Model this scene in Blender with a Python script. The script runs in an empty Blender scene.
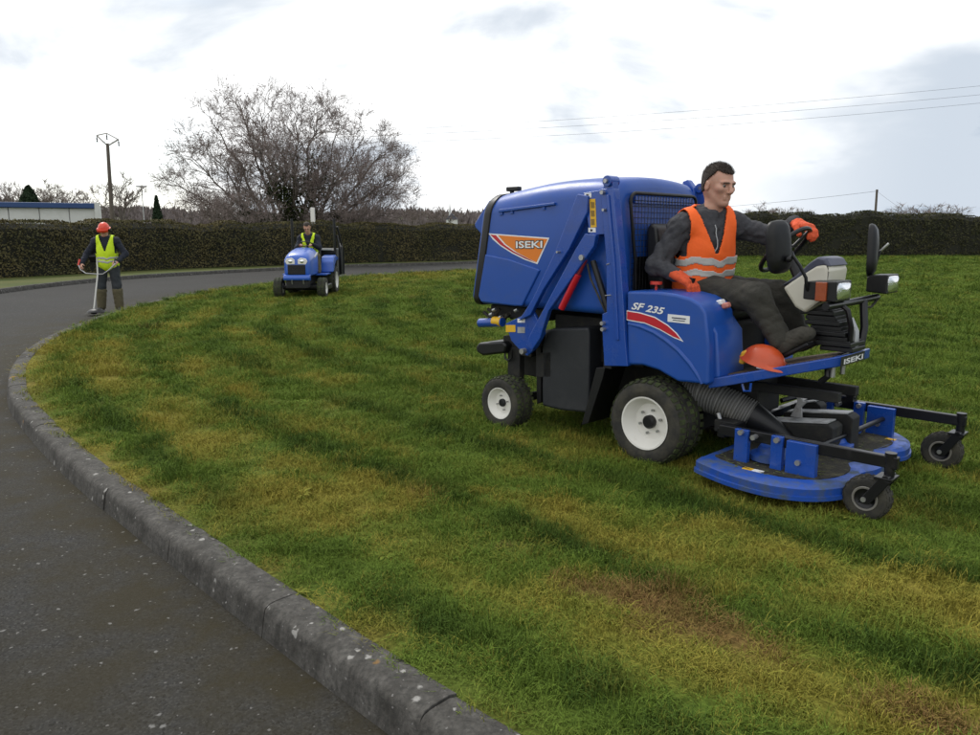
import bpy, bmesh, math, random
import numpy as np
from mathutils import Vector, Matrix, geometry
random.seed(7)
RNG = np.random.default_rng(11)
scene = bpy.context.scene
COL = scene.collection

# ------------------------------------------------------------------ camera
PW, PH, FPX, CAMH, YHOR = 980.0, 735.0, 769.0, 1.5, 233.0
PITCH = math.atan((PH / 2 - YHOR) / FPX)
cam = bpy.data.cameras.new('camera')
cam.sensor_width = 36.0
cam.lens = 36.0 * FPX / PW
cam.clip_start = 0.05
cam.clip_end = 6000.0
cam_ob = bpy.data.objects.new('camera', cam)
COL.objects.link(cam_ob)
cam_ob.location = (0, 0, CAMH)
cam_ob.rotation_euler = (math.pi / 2 - PITCH, 0, 0)
scene.camera = cam_ob

# ------------------------------------------------------------------ world: bright broken overcast
SUN_EL, SUN_AZ = 48.0, -35.0          # azimuth from +Y (view direction), negative = to the left
world = bpy.data.worlds.new('World')
scene.world = world
world.use_nodes = True
wn, wl = world.node_tree.nodes, world.node_tree.links
wn.clear()
w_out = wn.new('ShaderNodeOutputWorld')
w_bg = wn.new('ShaderNodeBackground')
w_bg.inputs['Strength'].default_value = 0.1
sky = wn.new('ShaderNodeTexSky')
sky.sky_type = 'NISHITA'
sky.sun_disc = False
sky.sun_elevation = math.radians(SUN_EL)
sky.sun_rotation = math.radians(SUN_AZ)
sky.air_density = 1.0
sky.dust_density = 1.5
tc = wn.new('ShaderNodeTexCoord')
sep = wn.new('ShaderNodeSeparateXYZ')
wl.new(tc.outputs['Generated'], sep.inputs[0])
def wmath(op, a, b=None, c=None):
    n = wn.new('ShaderNodeMath'); n.operation = op
    for i, v in enumerate((a, b, c)):
        if v is None: continue
        if isinstance(v, (int, float)): n.inputs[i].default_value = v
        else: wl.new(v, n.inputs[i])
    return n.outputs[0]
zz = wmath('ADD', wmath('MAXIMUM', sep.outputs['Z'], 0.0), 0.38)
comb = wn.new('ShaderNodeCombineXYZ')
wl.new(wmath('DIVIDE', sep.outputs['X'], zz), comb.inputs[0])
wl.new(wmath('DIVIDE', sep.outputs['Y'], zz), comb.inputs[1])
def wnoise(scale, detail, rough, off, stretch=(1, 1, 1)):
    m = wn.new('ShaderNodeMapping'); m.inputs['Location'].default_value = off
    m.inputs['Scale'].default_value = stretch
    wl.new(comb.outputs[0], m.inputs['Vector'])
    n = wn.new('ShaderNodeTexNoise'); n.inputs['Scale'].default_value = scale
    n.inputs['Detail'].default_value = detail; n.inputs['Roughness'].default_value = rough
    n.inputs['Distortion'].default_value = 0.35
    wl.new(m.outputs[0], n.inputs['Vector'])
    return n.outputs['Fac']
def wramp(fac, p0, c0, p1, c1):
    r = wn.new('ShaderNodeValToRGB'); r.color_ramp.interpolation = 'EASE'
    r.color_ramp.elements[0].position = p0; r.color_ramp.elements[0].color = c0
    r.color_ramp.elements[1].position = p1; r.color_ramp.elements[1].color = c1
    wl.new(fac, r.inputs[0]); return r.outputs[0]
def wmix(fac, a, b):
    n = wn.new('ShaderNodeMix'); n.data_type = 'RGBA'
    wl.new(fac, n.inputs[0])
    for i, v in ((6, a), (7, b)):
        if isinstance(v, tuple): n.inputs[i].default_value = v
        else: wl.new(v, n.inputs[i])
    return n.outputs[2]
n_a = wnoise(0.55, 7.0, 0.55, (3.1, 0.4, 0.0))
n_b = wnoise(1.5, 9.0, 0.52, (1.9, 2.3, 3.0), (1.0, 1.25, 1.0))
n_c = wnoise(0.9, 6.0, 0.55, (8.2, 1.7, 0.0))
# bright thin cloud, grey-blue bellies that thicken towards the right of the view, pale blue gaps
grey = wramp(n_b, 0.51, (0, 0, 0, 1), 0.66, (1, 1, 1, 1))
side = wramp(sep.outputs['X'], -0.2, (0.75, 0.75, 0.75, 1), 0.5, (1, 1, 1, 1))
veil = wmath('MULTIPLY', wramp(n_c, 0.40, (0, 0, 0, 1), 0.62, (0.85, 0.85, 0.85, 1)), wramp(sep.outputs['X'], 0.12, (0, 0, 0, 1), 0.50, (1, 1, 1, 1)))
greyf = wmath('MINIMUM', wmath('ADD', wmath('MULTIPLY', grey, side), veil), 1.0)
cloud = wmix(greyf, (10.6, 10.7, 10.7, 1), (4.3, 5.0, 5.9, 1))
gap = wramp(n_a, 0.30, (0.6, 0.6, 0.6, 1), 0.42, (0, 0, 0, 1))
skyb = wn.new('ShaderNodeMix'); skyb.data_type = 'RGBA'; skyb.blend_type = 'ADD'
skyb.inputs[0].default_value = 1.0
wl.new(sky.outputs[0], skyb.inputs[6]); skyb.inputs[7].default_value = (4.2, 4.9, 5.2, 1)
allsky = wmix(gap, cloud, skyb.outputs[2])
wl.new(allsky, w_bg.inputs['Color'])
wl.new(w_bg.outputs[0], w_out.inputs['Surface'])

sun = bpy.data.lights.new('sun', 'SUN')
sun.energy = 1.5
sun.angle = math.radians(16)
sun.color = (1.0, 0.96, 0.9)
sun_ob = bpy.data.objects.new('sun', sun)
COL.objects.link(sun_ob)
_el, _az = math.radians(SUN_EL), math.radians(SUN_AZ)
sun_dir = Vector((math.sin(_az) * math.cos(_el), math.cos(_az) * math.cos(_el), math.sin(_el)))
sun_ob.rotation_euler = (-sun_dir).to_track_quat('-Z', 'Y').to_euler()
sun_ob.location = (-20, 20, 40)

vs = scene.view_settings
vs.view_transform = 'Standard'
vs.look = 'None'
vs.exposure = 0.30
vs.gamma = 1.0
vs.use_curve_mapping = False
scene.render.engine = 'CYCLES'
scene.cycles.max_bounces = 6
scene.cycles.diffuse_bounces = 3
scene.cycles.glossy_bounces = 3
scene.cycles.transparent_max_bounces = 6

# ------------------------------------------------------------------ pixel -> place helpers (photo pixels, 980 x 735)
_c, _s = math.cos(PITCH), math.sin(PITCH)
CF, CU, CR = np.array([0, _c, -_s]), np.array([0, _s, _c]), np.array([1.0, 0, 0])
CC = np.array([0, 0, CAMH])
def ray(px, py): return CF * FPX + CR * (px - PW / 2) + CU * (PH / 2 - py)
def gz(px, py, z=0.0):
    d = ray(px, py); return CC + d * ((z - CAMH) / d[2])
def yd(px, py, Y):
    d = ray(px, py); return CC + d * (Y / d[1])
# mower frame: x forward, y left, z up; origin on the ground below the front axle
MO = np.array([1.446, 5.333, 0.0]); _r = math.sqrt(0.5)
MX, MY, MZ = np.array([_r, -_r, 0]), np.array([_r, _r, 0]), np.array([0, 0, 1.0])
def L(px, py, x=None, y=None, z=None):
    d = ray(px, py)
    n, a = (MX, x) if x is not None else ((MY, y) if y is not None else (MZ, z))
    q = MO + n * a
    t = ((q - CC) @ n) / (d @ n)
    p = CC + d * t - MO
    return (float(p @ MX), float(p @ MY), float(p[2]))
def S(y, pts):
    out = []
    for p in pts:
        l = L(p[0], p[1], y=y); out.append((l[0], l[2]))
    return out

# ------------------------------------------------------------------ mesh helpers
def rot_to(v):
    return Vector((0, 0, 1)).rotation_difference(Vector(v).normalized()).to_matrix()
class MB:
    def __init__(self): self.v, self.f = [], []
    def add(self, vs, fs):
        o = len(self.v); self.v += [tuple(p) for p in vs]; self.f += [tuple(i + o for i in f) for f in fs]; return self
    def box(self, c, s, R=None):
        hx, hy, hz = s[0] / 2, s[1] / 2, s[2] / 2
        ps = [Vector((sx * hx, sy * hy, sz * hz)) for sz in (-1, 1) for sy in (-1, 1) for sx in (-1, 1)]
        if R is not None: ps = [R @ p for p in ps]
        ps = [p + Vector(c) for p in ps]
        return self.add(ps, [(0, 2, 3, 1), (4, 5, 7, 6), (0, 1, 5, 4), (2, 6, 7, 3), (0, 4, 6, 2), (1, 3, 7, 5)])
    def bx(self, x0, x1, y0, y1, z0, z1):
        return self.box(((x0 + x1) / 2, (y0 + y1) / 2, (z0 + z1) / 2), (x1 - x0, y1 - y0, z1 - z0))
    def prism(self, pts, a, b, axis='y'):
        n = len(pts)
        def m(p, t):
            if axis == 'y': return (p[0], t, p[1])
            if axis == 'x': return (t, p[0], p[1])
            return (p[0], p[1], t)
        vs = [m(p, a) for p in pts] + [m(p, b) for p in pts]
        fs = [tuple(range(n)), tuple(range(2 * n - 1, n - 1, -1))]
        fs += [(i, (i + 1) % n, n + (i + 1) % n, n + i) for i in range(n)]
        return self.add(vs, fs)
    def loft(self, rings, cap=True, closed=False):
        n = len(rings[0]); vs = [p for r in rings for p in r]; fs = []
        m = len(rings)
        for k in range(m if closed else m - 1):
            a, b = k * n, ((k + 1) % m) * n
            for i in range(n):
                j = (i + 1) % n; fs.append((a + i, a + j, b + j, b + i))
        if cap and not closed:
            fs.append(tuple(range(n - 1, -1, -1))); fs.append(tuple((m - 1) * n + i for i in range(n)))
        return self.add(vs, fs)
    def tube(self, path, r, n=8, cap=True):
        path = [Vector(p) for p in path]; m = len(path)
        rs = r if isinstance(r, (list, tuple)) else [r] * m
        rings = []; up = None
        for k in range(m):
            t = (path[min(k + 1, m - 1)] - path[max(k - 1, 0)]).normalized()
            if up is None:
                up = Vector((0, 0, 1)) if abs(t.z) < 0.9 else Vector((1, 0, 0))
            s = t.cross(up)
            if s.length < 1e-5: s = t.cross(Vector((0, 1, 0)))
            s.normalize(); up = s.cross(t).normalized()
            rings.append([path[k] + (s * math.cos(2 * math.pi * i / n) + up * math.sin(2 * math.pi * i / n)) * rs[k] for i in range(n)])
        return self.loft(rings, cap)
    def cyl(self, p0, p1, r0, r1=None, n=16):
        return self.tube([p0, p1], [r0, r0 if r1 is None else r1], n)
    def lathe(self, prof, c, axis, n=32, closed=False):
        R = rot_to(axis); c = Vector(c); rings = []
        for (r, h) in prof:
            rings.append([c + R @ Vector((r * math.cos(2 * math.pi * i / n), r * math.sin(2 * math.pi * i / n), h)) for i in range(n)])
        return self.loft(rings, not closed, closed)
    def ball(self, c, r, n=12, m=8, R=None):
        r = (r, r, r) if isinstance(r, (int, float)) else r
        vs = [Vector((0, 0, -r[2]))]
        for j in range(1, m):
            a = -math.pi / 2 + math.pi * j / m
            for i in range(n):
                b = 2 * math.pi * i / n
                vs.append(Vector((r[0] * math.cos(a) * math.cos(b), r[1] * math.cos(a) * math.sin(b), r[2] * math.sin(a))))
        vs.append(Vector((0, 0, r[2])))
        if R is not None: vs = [R @ p for p in vs]
        vs = [p + Vector(c) for p in vs]
        fs = [(0, 1 + (i + 1) % n, 1 + i) for i in range(n)]
        for j in range(m - 2):
            a, b = 1 + j * n, 1 + (j + 1) * n
            fs += [(a + i, a + (i + 1) % n, b + (i + 1) % n, b + i) for i in range(n)]
        t = len(vs) - 1; a = 1 + (m - 2) * n
        fs += [(a + i, a + (i + 1) % n, t) for i in range(n)]
        return self.add(vs, fs)
    def mesh(self, name, smooth=35, fix=True):
        me = bpy.data.meshes.new(name)
        me.from_pydata([tuple(p) for p in self.v], [], self.f)
        if fix:
            b = bmesh.new(); b.from_mesh(me); bmesh.ops.recalc_face_normals(b, faces=b.faces); b.to_mesh(me); b.free()
        if smooth:
            me.shade_smooth(); me.set_sharp_from_angle(angle=math.radians(smooth))
        me.update(); return me
    def obj(self, name, mat, parent=None, bevel=0.0, smooth=35, seg=2, fix=True, sub=0):
        o = bpy.data.objects.new(name, self.mesh(name, smooth, fix)); COL.objects.link(o)
        if mat: o.data.materials.append(mat)
        if parent: o.parent = parent
        if bevel:
            b = o.modifiers.new('b', 'BEVEL'); b.width = bevel; b.segments = seg; b.limit_method = 'ANGLE'
            b.angle_limit = math.radians(35); b.harden_normals = True
        if sub:
            s_ = o.modifiers.new('s', 'SUBSURF'); s_.levels = sub; s_.render_levels = sub
        return o
def mobj(name, me, mat, parent=None):
    o = bpy.data.objects.new(name, me); COL.objects.link(o)
    if mat: me.materials.append(mat)
    if parent: o.parent = parent
    return o
def tag(o, label=None, cat=None, group=None, kind=None):
    if label: o['label'] = label
    if cat: o['category'] = cat
    if group: o['group'] = group
    if kind: o['kind'] = kind
    return o
def thing(name, label, cat, loc=(0, 0, 0), rz=0.0, group=None):
    o = bpy.data.objects.new(name, None); COL.objects.link(o)
    o.empty_display_size = 0.1
    o.location = loc; o.rotation_euler = (0, 0, rz)
    return tag(o, label, cat, group)
def text_mesh(body, size, shear=0.0, extrude=0.001, offset=0.0):
    cu = bpy.data.curves.new('txt', 'FONT'); cu.body = body; cu.size = size; cu.shear = shear
    cu.extrude = extrude; cu.offset = offset; cu.align_x = 'LEFT'; cu.resolution_u = 3
    ob = bpy.data.objects.new('txt', cu)
    me = bpy.data.meshes.new_from_object(ob)
    bpy.data.objects.remove(ob); return me
def text_obj(name, body, width, height, origin, rot, mat, parent, shear=0.0, bold=0.0, extrude=0.001):
    me = text_mesh(body, 1.0, shear, 0.0, bold)
    co = np.array([v.co[:] for v in me.vertices]); mn, mx = co.min(0), co.max(0)
    sx, sy = width / (mx[0] - mn[0]), height / (mx[1] - mn[1])
    for v in me.vertices:
        v.co = ((v.co.x - mn[0]) * sx, (v.co.y - mn[1]) * sy, extrude)
    o = mobj(name, me, mat, parent); o.location = origin; o.rotation_euler = rot
    return o

# ------------------------------------------------------------------ materials
def mat(name, col, rough=0.6, metal=0.0, var=0.12, vscale=6.0, bump=0.0, bscale=60.0, spec=0.5, coat=0.0,
        dirt=None, dscale=9.0, dlo=0.52, dhi=0.7, damt=0.7, coords='Object', emit=None, trans=0.0):
    m = bpy.data.materials.new(name); m.use_nodes = True
    nt = m.node_tree; N, K = nt.nodes, nt.links
    p = N['Principled BSDF']
    p.inputs['Roughness'].default_value = rough; p.inputs['Metallic'].default_value = metal
    p.inputs['Specular IOR Level'].default_value = spec
    if coat: p.inputs['Coat Weight'].default_value = coat; p.inputs['Coat Roughness'].default_value = 0.12
    if trans: p.inputs['Transmission Weight'].default_value = trans
    t = N.new('ShaderNodeTexCoord')
    nz = N.new('ShaderNodeTexNoise'); nz.inputs['Scale'].default_value = vscale; nz.inputs['Detail'].default_value = 6
    K.new(t.outputs[coords], nz.inputs['Vector'])
    mx = N.new('ShaderNodeMix'); mx.data_type = 'RGBA'
    c = col if len(col) == 4 else (*col, 1)
    mx.inputs[6].default_value = tuple(max(0, q * (1 - var)) for q in c[:3]) + (1,)
    mx.inputs[7].default_value = tuple(min(1, q * (1 + var)) for q in c[:3]) + (1,)
    K.new(nz.outputs['Fac'], mx.inputs[0]); out = mx.outputs[2]
    if dirt:
        n2 = N.new('ShaderNodeTexNoise'); n2.inputs['Scale'].default_value = dscale; n2.inputs['Detail'].default_value = 8
        n2.inputs['Roughness'].default_value = 0.65
        K.new(t.outputs[coords], n2.inputs['Vector'])
        r = N.new('ShaderNodeMapRange'); r.inputs[1].default_value = dlo; r.inputs[2].default_value = dhi; r.inputs[4].default_value = damt
        K.new(n2.outputs['Fac'], r.inputs[0])
        m2 = N.new('ShaderNodeMix'); m2.data_type = 'RGBA'; m2.inputs[7].default_value = (*dirt, 1)
        K.new(r.outputs[0], m2.inputs[0]); K.new(out, m2.inputs[6]); out = m2.outputs[2]
        rr = N.new('ShaderNodeMapRange'); rr.inputs[3].default_value = rough; rr.inputs[4].default_value = 0.9
        K.new(r.outputs[0], rr.inputs[0]); K.new(rr.outputs[0], p.inputs['Roughness'])
    K.new(out, p.inputs['Base Color'])
    if bump:
        n3 = N.new('ShaderNodeTexNoise'); n3.inputs['Scale'].default_value = bscale; n3.inputs['Detail'].default_value = 5
        K.new(t.outputs[coords], n3.inputs['Vector'])
        b = N.new('ShaderNodeBump'); b.inputs['Strength'].default_value = bump; b.inputs['Distance'].default_value = 0.01
        K.new(n3.outputs['Fac'], b.inputs['Height']); K.new(b.outputs[0], p.inputs['Normal'])
    if emit:
        p.inputs['Emission Color'].default_value = (*emit[:3], 1); p.inputs['Emission Strength'].default_value = emit[3]
    return m
BLUE = (0.010, 0.064, 0.34)
M = dict(
    blue=mat('blue_paint', BLUE, 0.26, var=0.10, vscale=3, coat=0.25, dirt=(0.07, 0.075, 0.075), dscale=7, dlo=0.48, dhi=0.80, damt=0.34),
    bluep=mat('blue_plastic', (0.011, 0.072, 0.350), 0.34, var=0.10, vscale=2.5, bump=0.05, bscale=160, dirt=(0.07, 0.085, 0.11), dscale=6, dlo=0.48, dhi=0.82, damt=0.28),
    blued=mat('blue_paint_grassy', BLUE, 0.4, var=0.15, vscale=5, dirt=(0.06, 0.075, 0.03), dscale=9, dlo=0.44, dhi=0.66, damt=0.8),
    black=mat('black_plastic', (0.006, 0.006, 0.007), 0.42, var=0.25, bump=0.05, spec=0.4, dirt=(0.035, 0.033, 0.028), dscale=8, dlo=0.55, dhi=0.8, damt=0.35),
    blacks=mat('black_steel', (0.007, 0.007, 0.009), 0.34, var=0.25, spec=0.4, dirt=(0.045, 0.042, 0.034), dscale=12, dlo=0.56, dhi=0.78, damt=0.34),
    dark=mat('dark_chassis', (0.007, 0.007, 0.007), 0.75, var=0.4, vscale=20, dirt=(0.04, 0.037, 0.025), dscale=14, dlo=0.5, dhi=0.7, damt=0.6),
    tank=mat('dark_grey_tank', (0.015, 0.017, 0.021), 0.55, var=0.2, vscale=4, bump=0.15, bscale=220, dirt=(0.06, 0.06, 0.06), dscale=6, dlo=0.5, dhi=0.8, damt=0.4),
    rubber=mat('rubber', (0.022, 0.021, 0.019), 0.85, var=0.3, vscale=14, bump=0.3, bscale=60, dirt=(0.075, 0.068, 0.048), dscale=9, dlo=0.40, dhi=0.68, damt=0.75),
    tread=mat('grassy_tread', (0.022, 0.024, 0.014), 0.92, var=0.4, vscale=25, bump=0.4, bscale=60, dirt=(0.06, 0.085, 0.02), dscale=13, dlo=0.40, dhi=0.62, damt=0.85),
    white=mat('white_paint', (0.74, 0.72, 0.67), 0.4, var=0.05, vscale=6, dirt=(0.35, 0.32, 0.25), dscale=9, dlo=0.58, dhi=0.8, damt=0.4),
    cream=mat('cream_plastic', (0.62, 0.59, 0.50), 0.45, var=0.05, bump=0.03),
    pgrey=mat('grey_plastic', (0.06, 0.065, 0.10), 0.45, var=0.1, bump=0.05),
    steel=mat('bare_steel', (0.42, 0.42, 0.42), 0.38, metal=0.8, var=0.15, dirt=(0.12, 0.09, 0.06), dlo=0.55, dhi=0.75),
    silver=mat('worn_silver_plate', (0.36, 0.37, 0.38), 0.5, metal=0.3, var=0.25, vscale=14, dirt=(0.1, 0.09, 0.06), dlo=0.5, dhi=0.7),
    red=mat('red_paint', (0.50, 0.010, 0.022), 0.35, var=0.08),
    orange=mat('orange_print', (0.75, 0.20, 0.010), 0.4, var=0.05),
    wprint=mat('white_print', (0.78, 0.78, 0.78), 0.4, var=0.03),
    bprint=mat('black_print', (0.01, 0.01, 0.012), 0.4, var=0.03),
    yellow=mat('yellow_print', (0.72, 0.42, 0.02), 0.45, var=0.08),
    amber=mat('amber_lens', (0.30, 0.050, 0.006), 0.15, var=0.3, vscale=40, bump=0.3, bscale=220, coat=0.6),
    lens=mat('lamp_glass', (0.80, 0.81, 0.83), 0.10, var=0.1, vscale=30, bump=0.12, bscale=120, metal=0.92, coat=0.5),
    hivis_o=mat('orange_fabric', (0.95, 0.13, 0.012), 0.75, var=0.12, vscale=9, bump=0.25, bscale=45),
    hivis_y=mat('yellow_fabric', (0.60, 0.80, 0.015), 0.75, var=0.12, vscale=9, bump=0.25, bscale=45),
    band=mat('reflective_band', (0.42, 0.42, 0.40), 0.35, var=0.2, vscale=15, bump=0.2, bscale=40),
    hood=mat('charcoal_fleece', (0.047, 0.047, 0.053), 0.95, var=0.4, vscale=30, bump=0.8, bscale=38),
    trou=mat('dark_olive_cloth', (0.036, 0.034, 0.027), 0.92, var=0.6, vscale=7, bump=0.8, bscale=34),
    navy=mat('navy_cloth', (0.012, 0.015, 0.026), 0.9, var=0.3, vscale=14, bump=0.4, bscale=50),
    khaki=mat('khaki_gaiter', (0.10, 0.085, 0.045), 0.9, var=0.25, vscale=14, bump=0.3),
    boot=mat('worn_boot', (0.05, 0.046, 0.036), 0.85, var=0.4, vscale=20, bump=0.4),
    glove=mat('orange_glove', (0.66, 0.085, 0.022), 0.8, var=0.3, vscale=26, bump=0.4, bscale=80, dirt=(0.12, 0.035, 0.02), dscale=30, dlo=0.55, dhi=0.75, damt=0.6),
    skin=mat('skin', (0.52, 0.285, 0.205), 0.5, var=0.14, vscale=18, bump=0.08, bscale=120, dirt=(0.42, 0.19, 0.14), dscale=26, dlo=0.5, dhi=0.75, damt=0.5),
    hair=mat('brown_hair', (0.032, 0.021, 0.014), 0.75, var=0.4, vscale=60, bump=0.8, bscale=160),
    eye=mat('eye_white', (0.22, 0.19, 0.17), 0.25, var=0.02),
    iris=mat('iris', (0.015, 0.012, 0.010), 0.2, var=0.02),
    helmet=mat('orange_red_helmet', (0.72, 0.055, 0.02), 0.4, var=0.08, coat=0.2),
    mud=mat('muddy_mat', (0.10, 0.065, 0.035), 0.9, var=0.5, vscale=25, bump=0.5),
    seat=mat('black_vinyl', (0.014, 0.014, 0.015), 0.5, var=0.2, bump=0.1),
    fred=mat('red_knob', (0.60, 0.05, 0.03), 0.4, var=0.05),
)
M['skin'].node_tree.nodes['Principled BSDF'].inputs['Subsurface Weight'].default_value = 0.15
M['skin'].node_tree.nodes['Principled BSDF'].inputs['Subsurface Radius'].default_value = (0.01, 0.004, 0.002)
# ------------------------------------------------------------------ numeric noise
def _hash(ix, iy, seed):
    h = (ix.astype(np.int64) * 374761393 + iy.astype(np.int64) * 668265263 + seed * 974634777) & 0x7fffffff
    h = ((h ^ (h >> 13)) * 1274126177) & 0x7fffffff
    return ((h ^ (h >> 16)) & 0xffff) / 65535.0
def vnoise(x, y, seed=0):
    x = np.asarray(x, float); y = np.asarray(y, float)
    ix, iy = np.floor(x), np.floor(y); fx, fy = x - ix, y - iy
    fx = fx * fx * (3 - 2 * fx); fy = fy * fy * (3 - 2 * fy)
    a, b = _hash(ix, iy, seed), _hash(ix + 1, iy, seed)
    c, d = _hash(ix, iy + 1, seed), _hash(ix + 1, iy + 1, seed)
    return (a * (1 - fx) + b * fx) * (1 - fy) + (c * (1 - fx) + d * fx) * fy
def fbm(x, y, seed=0, o=4):
    s, a, t = 0.0, 0.5, 0.0
    for k in range(o):
        s = s + a * vnoise(x * 2 ** k, y * 2 ** k, seed + k * 17); t += a; a *= 0.5
    return s / t
def catmull(pts, step=0.15):
    P = [np.array(p, float) for p in pts]; P = [2 * P[0] - P[1]] + P + [2 * P[-1] - P[-2]]
    out = []
    for i in range(1, len(P) - 2):
        p0, p1, p2, p3 = P[i - 1:i + 3]
        n = max(2, int(np.linalg.norm(p2 - p1) / step))
        for k in range(n):
            t = k / n
            out.append(0.5 * ((2 * p1) + (-p0 + p2) * t + (2 * p0 - 5 * p1 + 4 * p2 - p3) * t * t + (-p0 + 3 * p1 - 3 * p2 + p3) * t ** 3))
    out.append(P[-2]); return np.array(out)
def arclen(C):
    d = np.hypot(*np.diff(C, axis=0).T); return np.concatenate([[0], np.cumsum(d)])
def resample(C, step):
    s = arclen(C); n = max(2, int(round(s[-1] / step))); t = np.linspace(0, s[-1], n + 1)
    return np.stack([np.interp(t, s, C[:, 0]), np.interp(t, s, C[:, 1])], 1)
def normals2(C):                     # left-hand normal
    t = np.gradient(C, axis=0); t /= np.linalg.norm(t, axis=1)[:, None]
    return np.stack([-t[:, 1], t[:, 0]], 1)
def dist_to(C, X):
    """distance and arc length of nearest vertex of polyline C for points X"""
    s = arclen(C); D = np.empty(len(X)); A = np.empty(len(X))
    for k in range(0, len(X), 4000):
        d = np.hypot(X[k:k + 4000, None, 0] - C[None, :, 0], X[k:k + 4000, None, 1] - C[None, :, 1])
        j = d.argmin(1); D[k:k + 4000] = d[np.arange(len(j)), j]; A[k:k + 4000] = s[j]
    return D, A
def in_poly(X, P):
    x, y = X[:, 0], X[:, 1]; r = np.zeros(len(X), bool); n = len(P)
    for i in range(n):
        x0, y0 = P[i]; x1, y1 = P[(i + 1) % n]
        if y0 == y1: continue
        c = ((y0 > y) != (y1 > y)) & (x < (x1 - x0) * (y - y0) / (y1 - y0) + x0); r ^= c
    return r
def sheet(name, poly, pts, zf, material, attrs=None):
    """flat-ish sheet inside polygon with interior sample points, z from zf(x,y)"""
    poly = [tuple(p) for p in poly]; ip = [tuple(p) for p in pts]
    allv = [Vector(p) for p in poly] + [Vector(p) for p in ip]
    n = len(poly)
    vs_, es_, fs_, _, _, _ = geometry.delaunay_2d_cdt(allv, [], [list(range(n))], 1, 1e-5)
    X = np.array([(v.x, v.y) for v in vs_]); Z = zf(X)
    me = bpy.data.meshes.new(name)
    me.from_pydata([(x, y, z) for (x, y), z in zip(X.tolist(), Z.tolist())], [], [list(f) for f in fs_])
    for an, fn in (attrs or {}).items():
        a = me.attributes.new(an, 'FLOAT', 'POINT'); a.data.foreach_set('value', np.asarray(fn(X), np.float32))
    b = bmesh.new(); b.from_mesh(me)
    for f in b.faces:
        if f.normal.z < 0: f.normal_flip()
    b.to_mesh(b and me); b.free(); me.shade_smooth(); me.update()
    return mobj(name, me, material)

# ------------------------------------------------------------------ ground curves (metres, from the kerb and road edges in the photo)
ROADZ = -0.13
EDGE = catmull([(16, -6), (9, -3.2), (5, -1.0), (2.6, 0.38), (1.25, 1.22), (0.5, 1.78), (0.07, 2.13), (-0.39, 2.58), (-1.02, 3.24), (-1.76, 4.03),
                (-2.44, 4.77), (-3.05, 5.47), (-3.55, 6.07), (-3.98, 6.61), (-4.42, 7.20), (-4.89, 7.94), (-5.36, 8.76),
                (-5.88, 9.85), (-6.36, 11.15), (-6.72, 12.5), (-7.06, 14.1), (-7.34, 16.0), (-7.48, 18.1), (-7.42, 20.3), (-7.05, 22.5),
                (-6.2, 24.9), (-5.0, 26.8), (-3.5, 28.8), (-0.5, 32.3), (3, 36.5), (6, 41.5), (8, 47.5), (9, 60)], 0.12)
FAR = catmull([(-12, -14), (-12.1, 0), (-12.6, 8), (-13.1, 15), (-13.35, 20.9), (-13.42, 23.1), (-13.25, 25.4), (-12.75, 28.0), (-11.3, 31.0),
               (-9.2, 34.3), (-6.6, 37.7), (-1.1, 41.9), (2.2, 46), (3.6, 52), (4.2, 62)], 0.2)
HEDGE_L = catmull([(-21, 14), (-19, 21), (-17.2, 25.4), (-15.9, 27.6), (-14.9, 30.0), (-13.0, 33.4), (-10.4, 36.0), (-7.0, 39.4), (-2.4, 42.7), (0.2, 45.4), (1.4, 48.5)], 0.3)
HEDGE_R = catmull([(10.4, 48.6), (16, 48.9), (24, 49.8), (34, 51.0), (46, 52.4), (60, 54)], 0.5)

def mix_rgb(N, K, fac, a, b):
    n = N.new('ShaderNodeMix'); n.data_type = 'RGBA'
    if isinstance(fac, float): n.inputs[0].default_value = fac
    else: K.new(fac, n.inputs[0])
    for i, v in ((6, a), (7, b)):
        if isinstance(v, tuple): n.inputs[i].default_value = (*v, 1)
        else: K.new(v, n.inputs[i])
    return n.outputs[2]
def rng(N, K, x, lo, hi, a=0.0, b=1.0):
    n = N.new('ShaderNodeMapRange'); n.inputs[1].default_value = lo; n.inputs[2].default_value = hi
    n.inputs[3].default_value = a; n.inputs[4].default_value = b
    K.new(x, n.inputs[0]); return n.outputs[0]
def nz(N, K, vec, scale, det=5, rough=0.55):
    n = N.new('ShaderNodeTexNoise'); n.inputs['Scale'].default_value = scale; n.inputs['Detail'].default_value = det
    n.inputs['Roughness'].default_value = rough; K.new(vec, n.inputs['Vector']); return n.outputs['Fac']
def attr(N, name, kind='GEOMETRY'):
    n = N.new('ShaderNodeAttribute'); n.attribute_name = name; n.attribute_type = kind; return n.outputs['Fac']
def mmul(N, K, a, b, op='MULTIPLY'):
    n = N.new('ShaderNodeMath'); n.operation = op
    for i, v in ((0, a), (1, b)):
        if isinstance(v, (int, float)): n.inputs[i].default_value = v
        else: K.new(v, n.inputs[i])
    return n.outputs[0]
def base_mat(name, rough=0.9, spec=0.3):
    m = bpy.data.materials.new(name); m.use_nodes = True
    N, K = m.node_tree.nodes, m.node_tree.links; p = N['Principled BSDF']
    p.inputs['Roughness'].default_value = rough; p.inputs['Specular IOR Level'].default_value = spec
    g = N.new('ShaderNodeNewGeometry')
    return m, N, K, p, g.outputs['Position']

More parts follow.
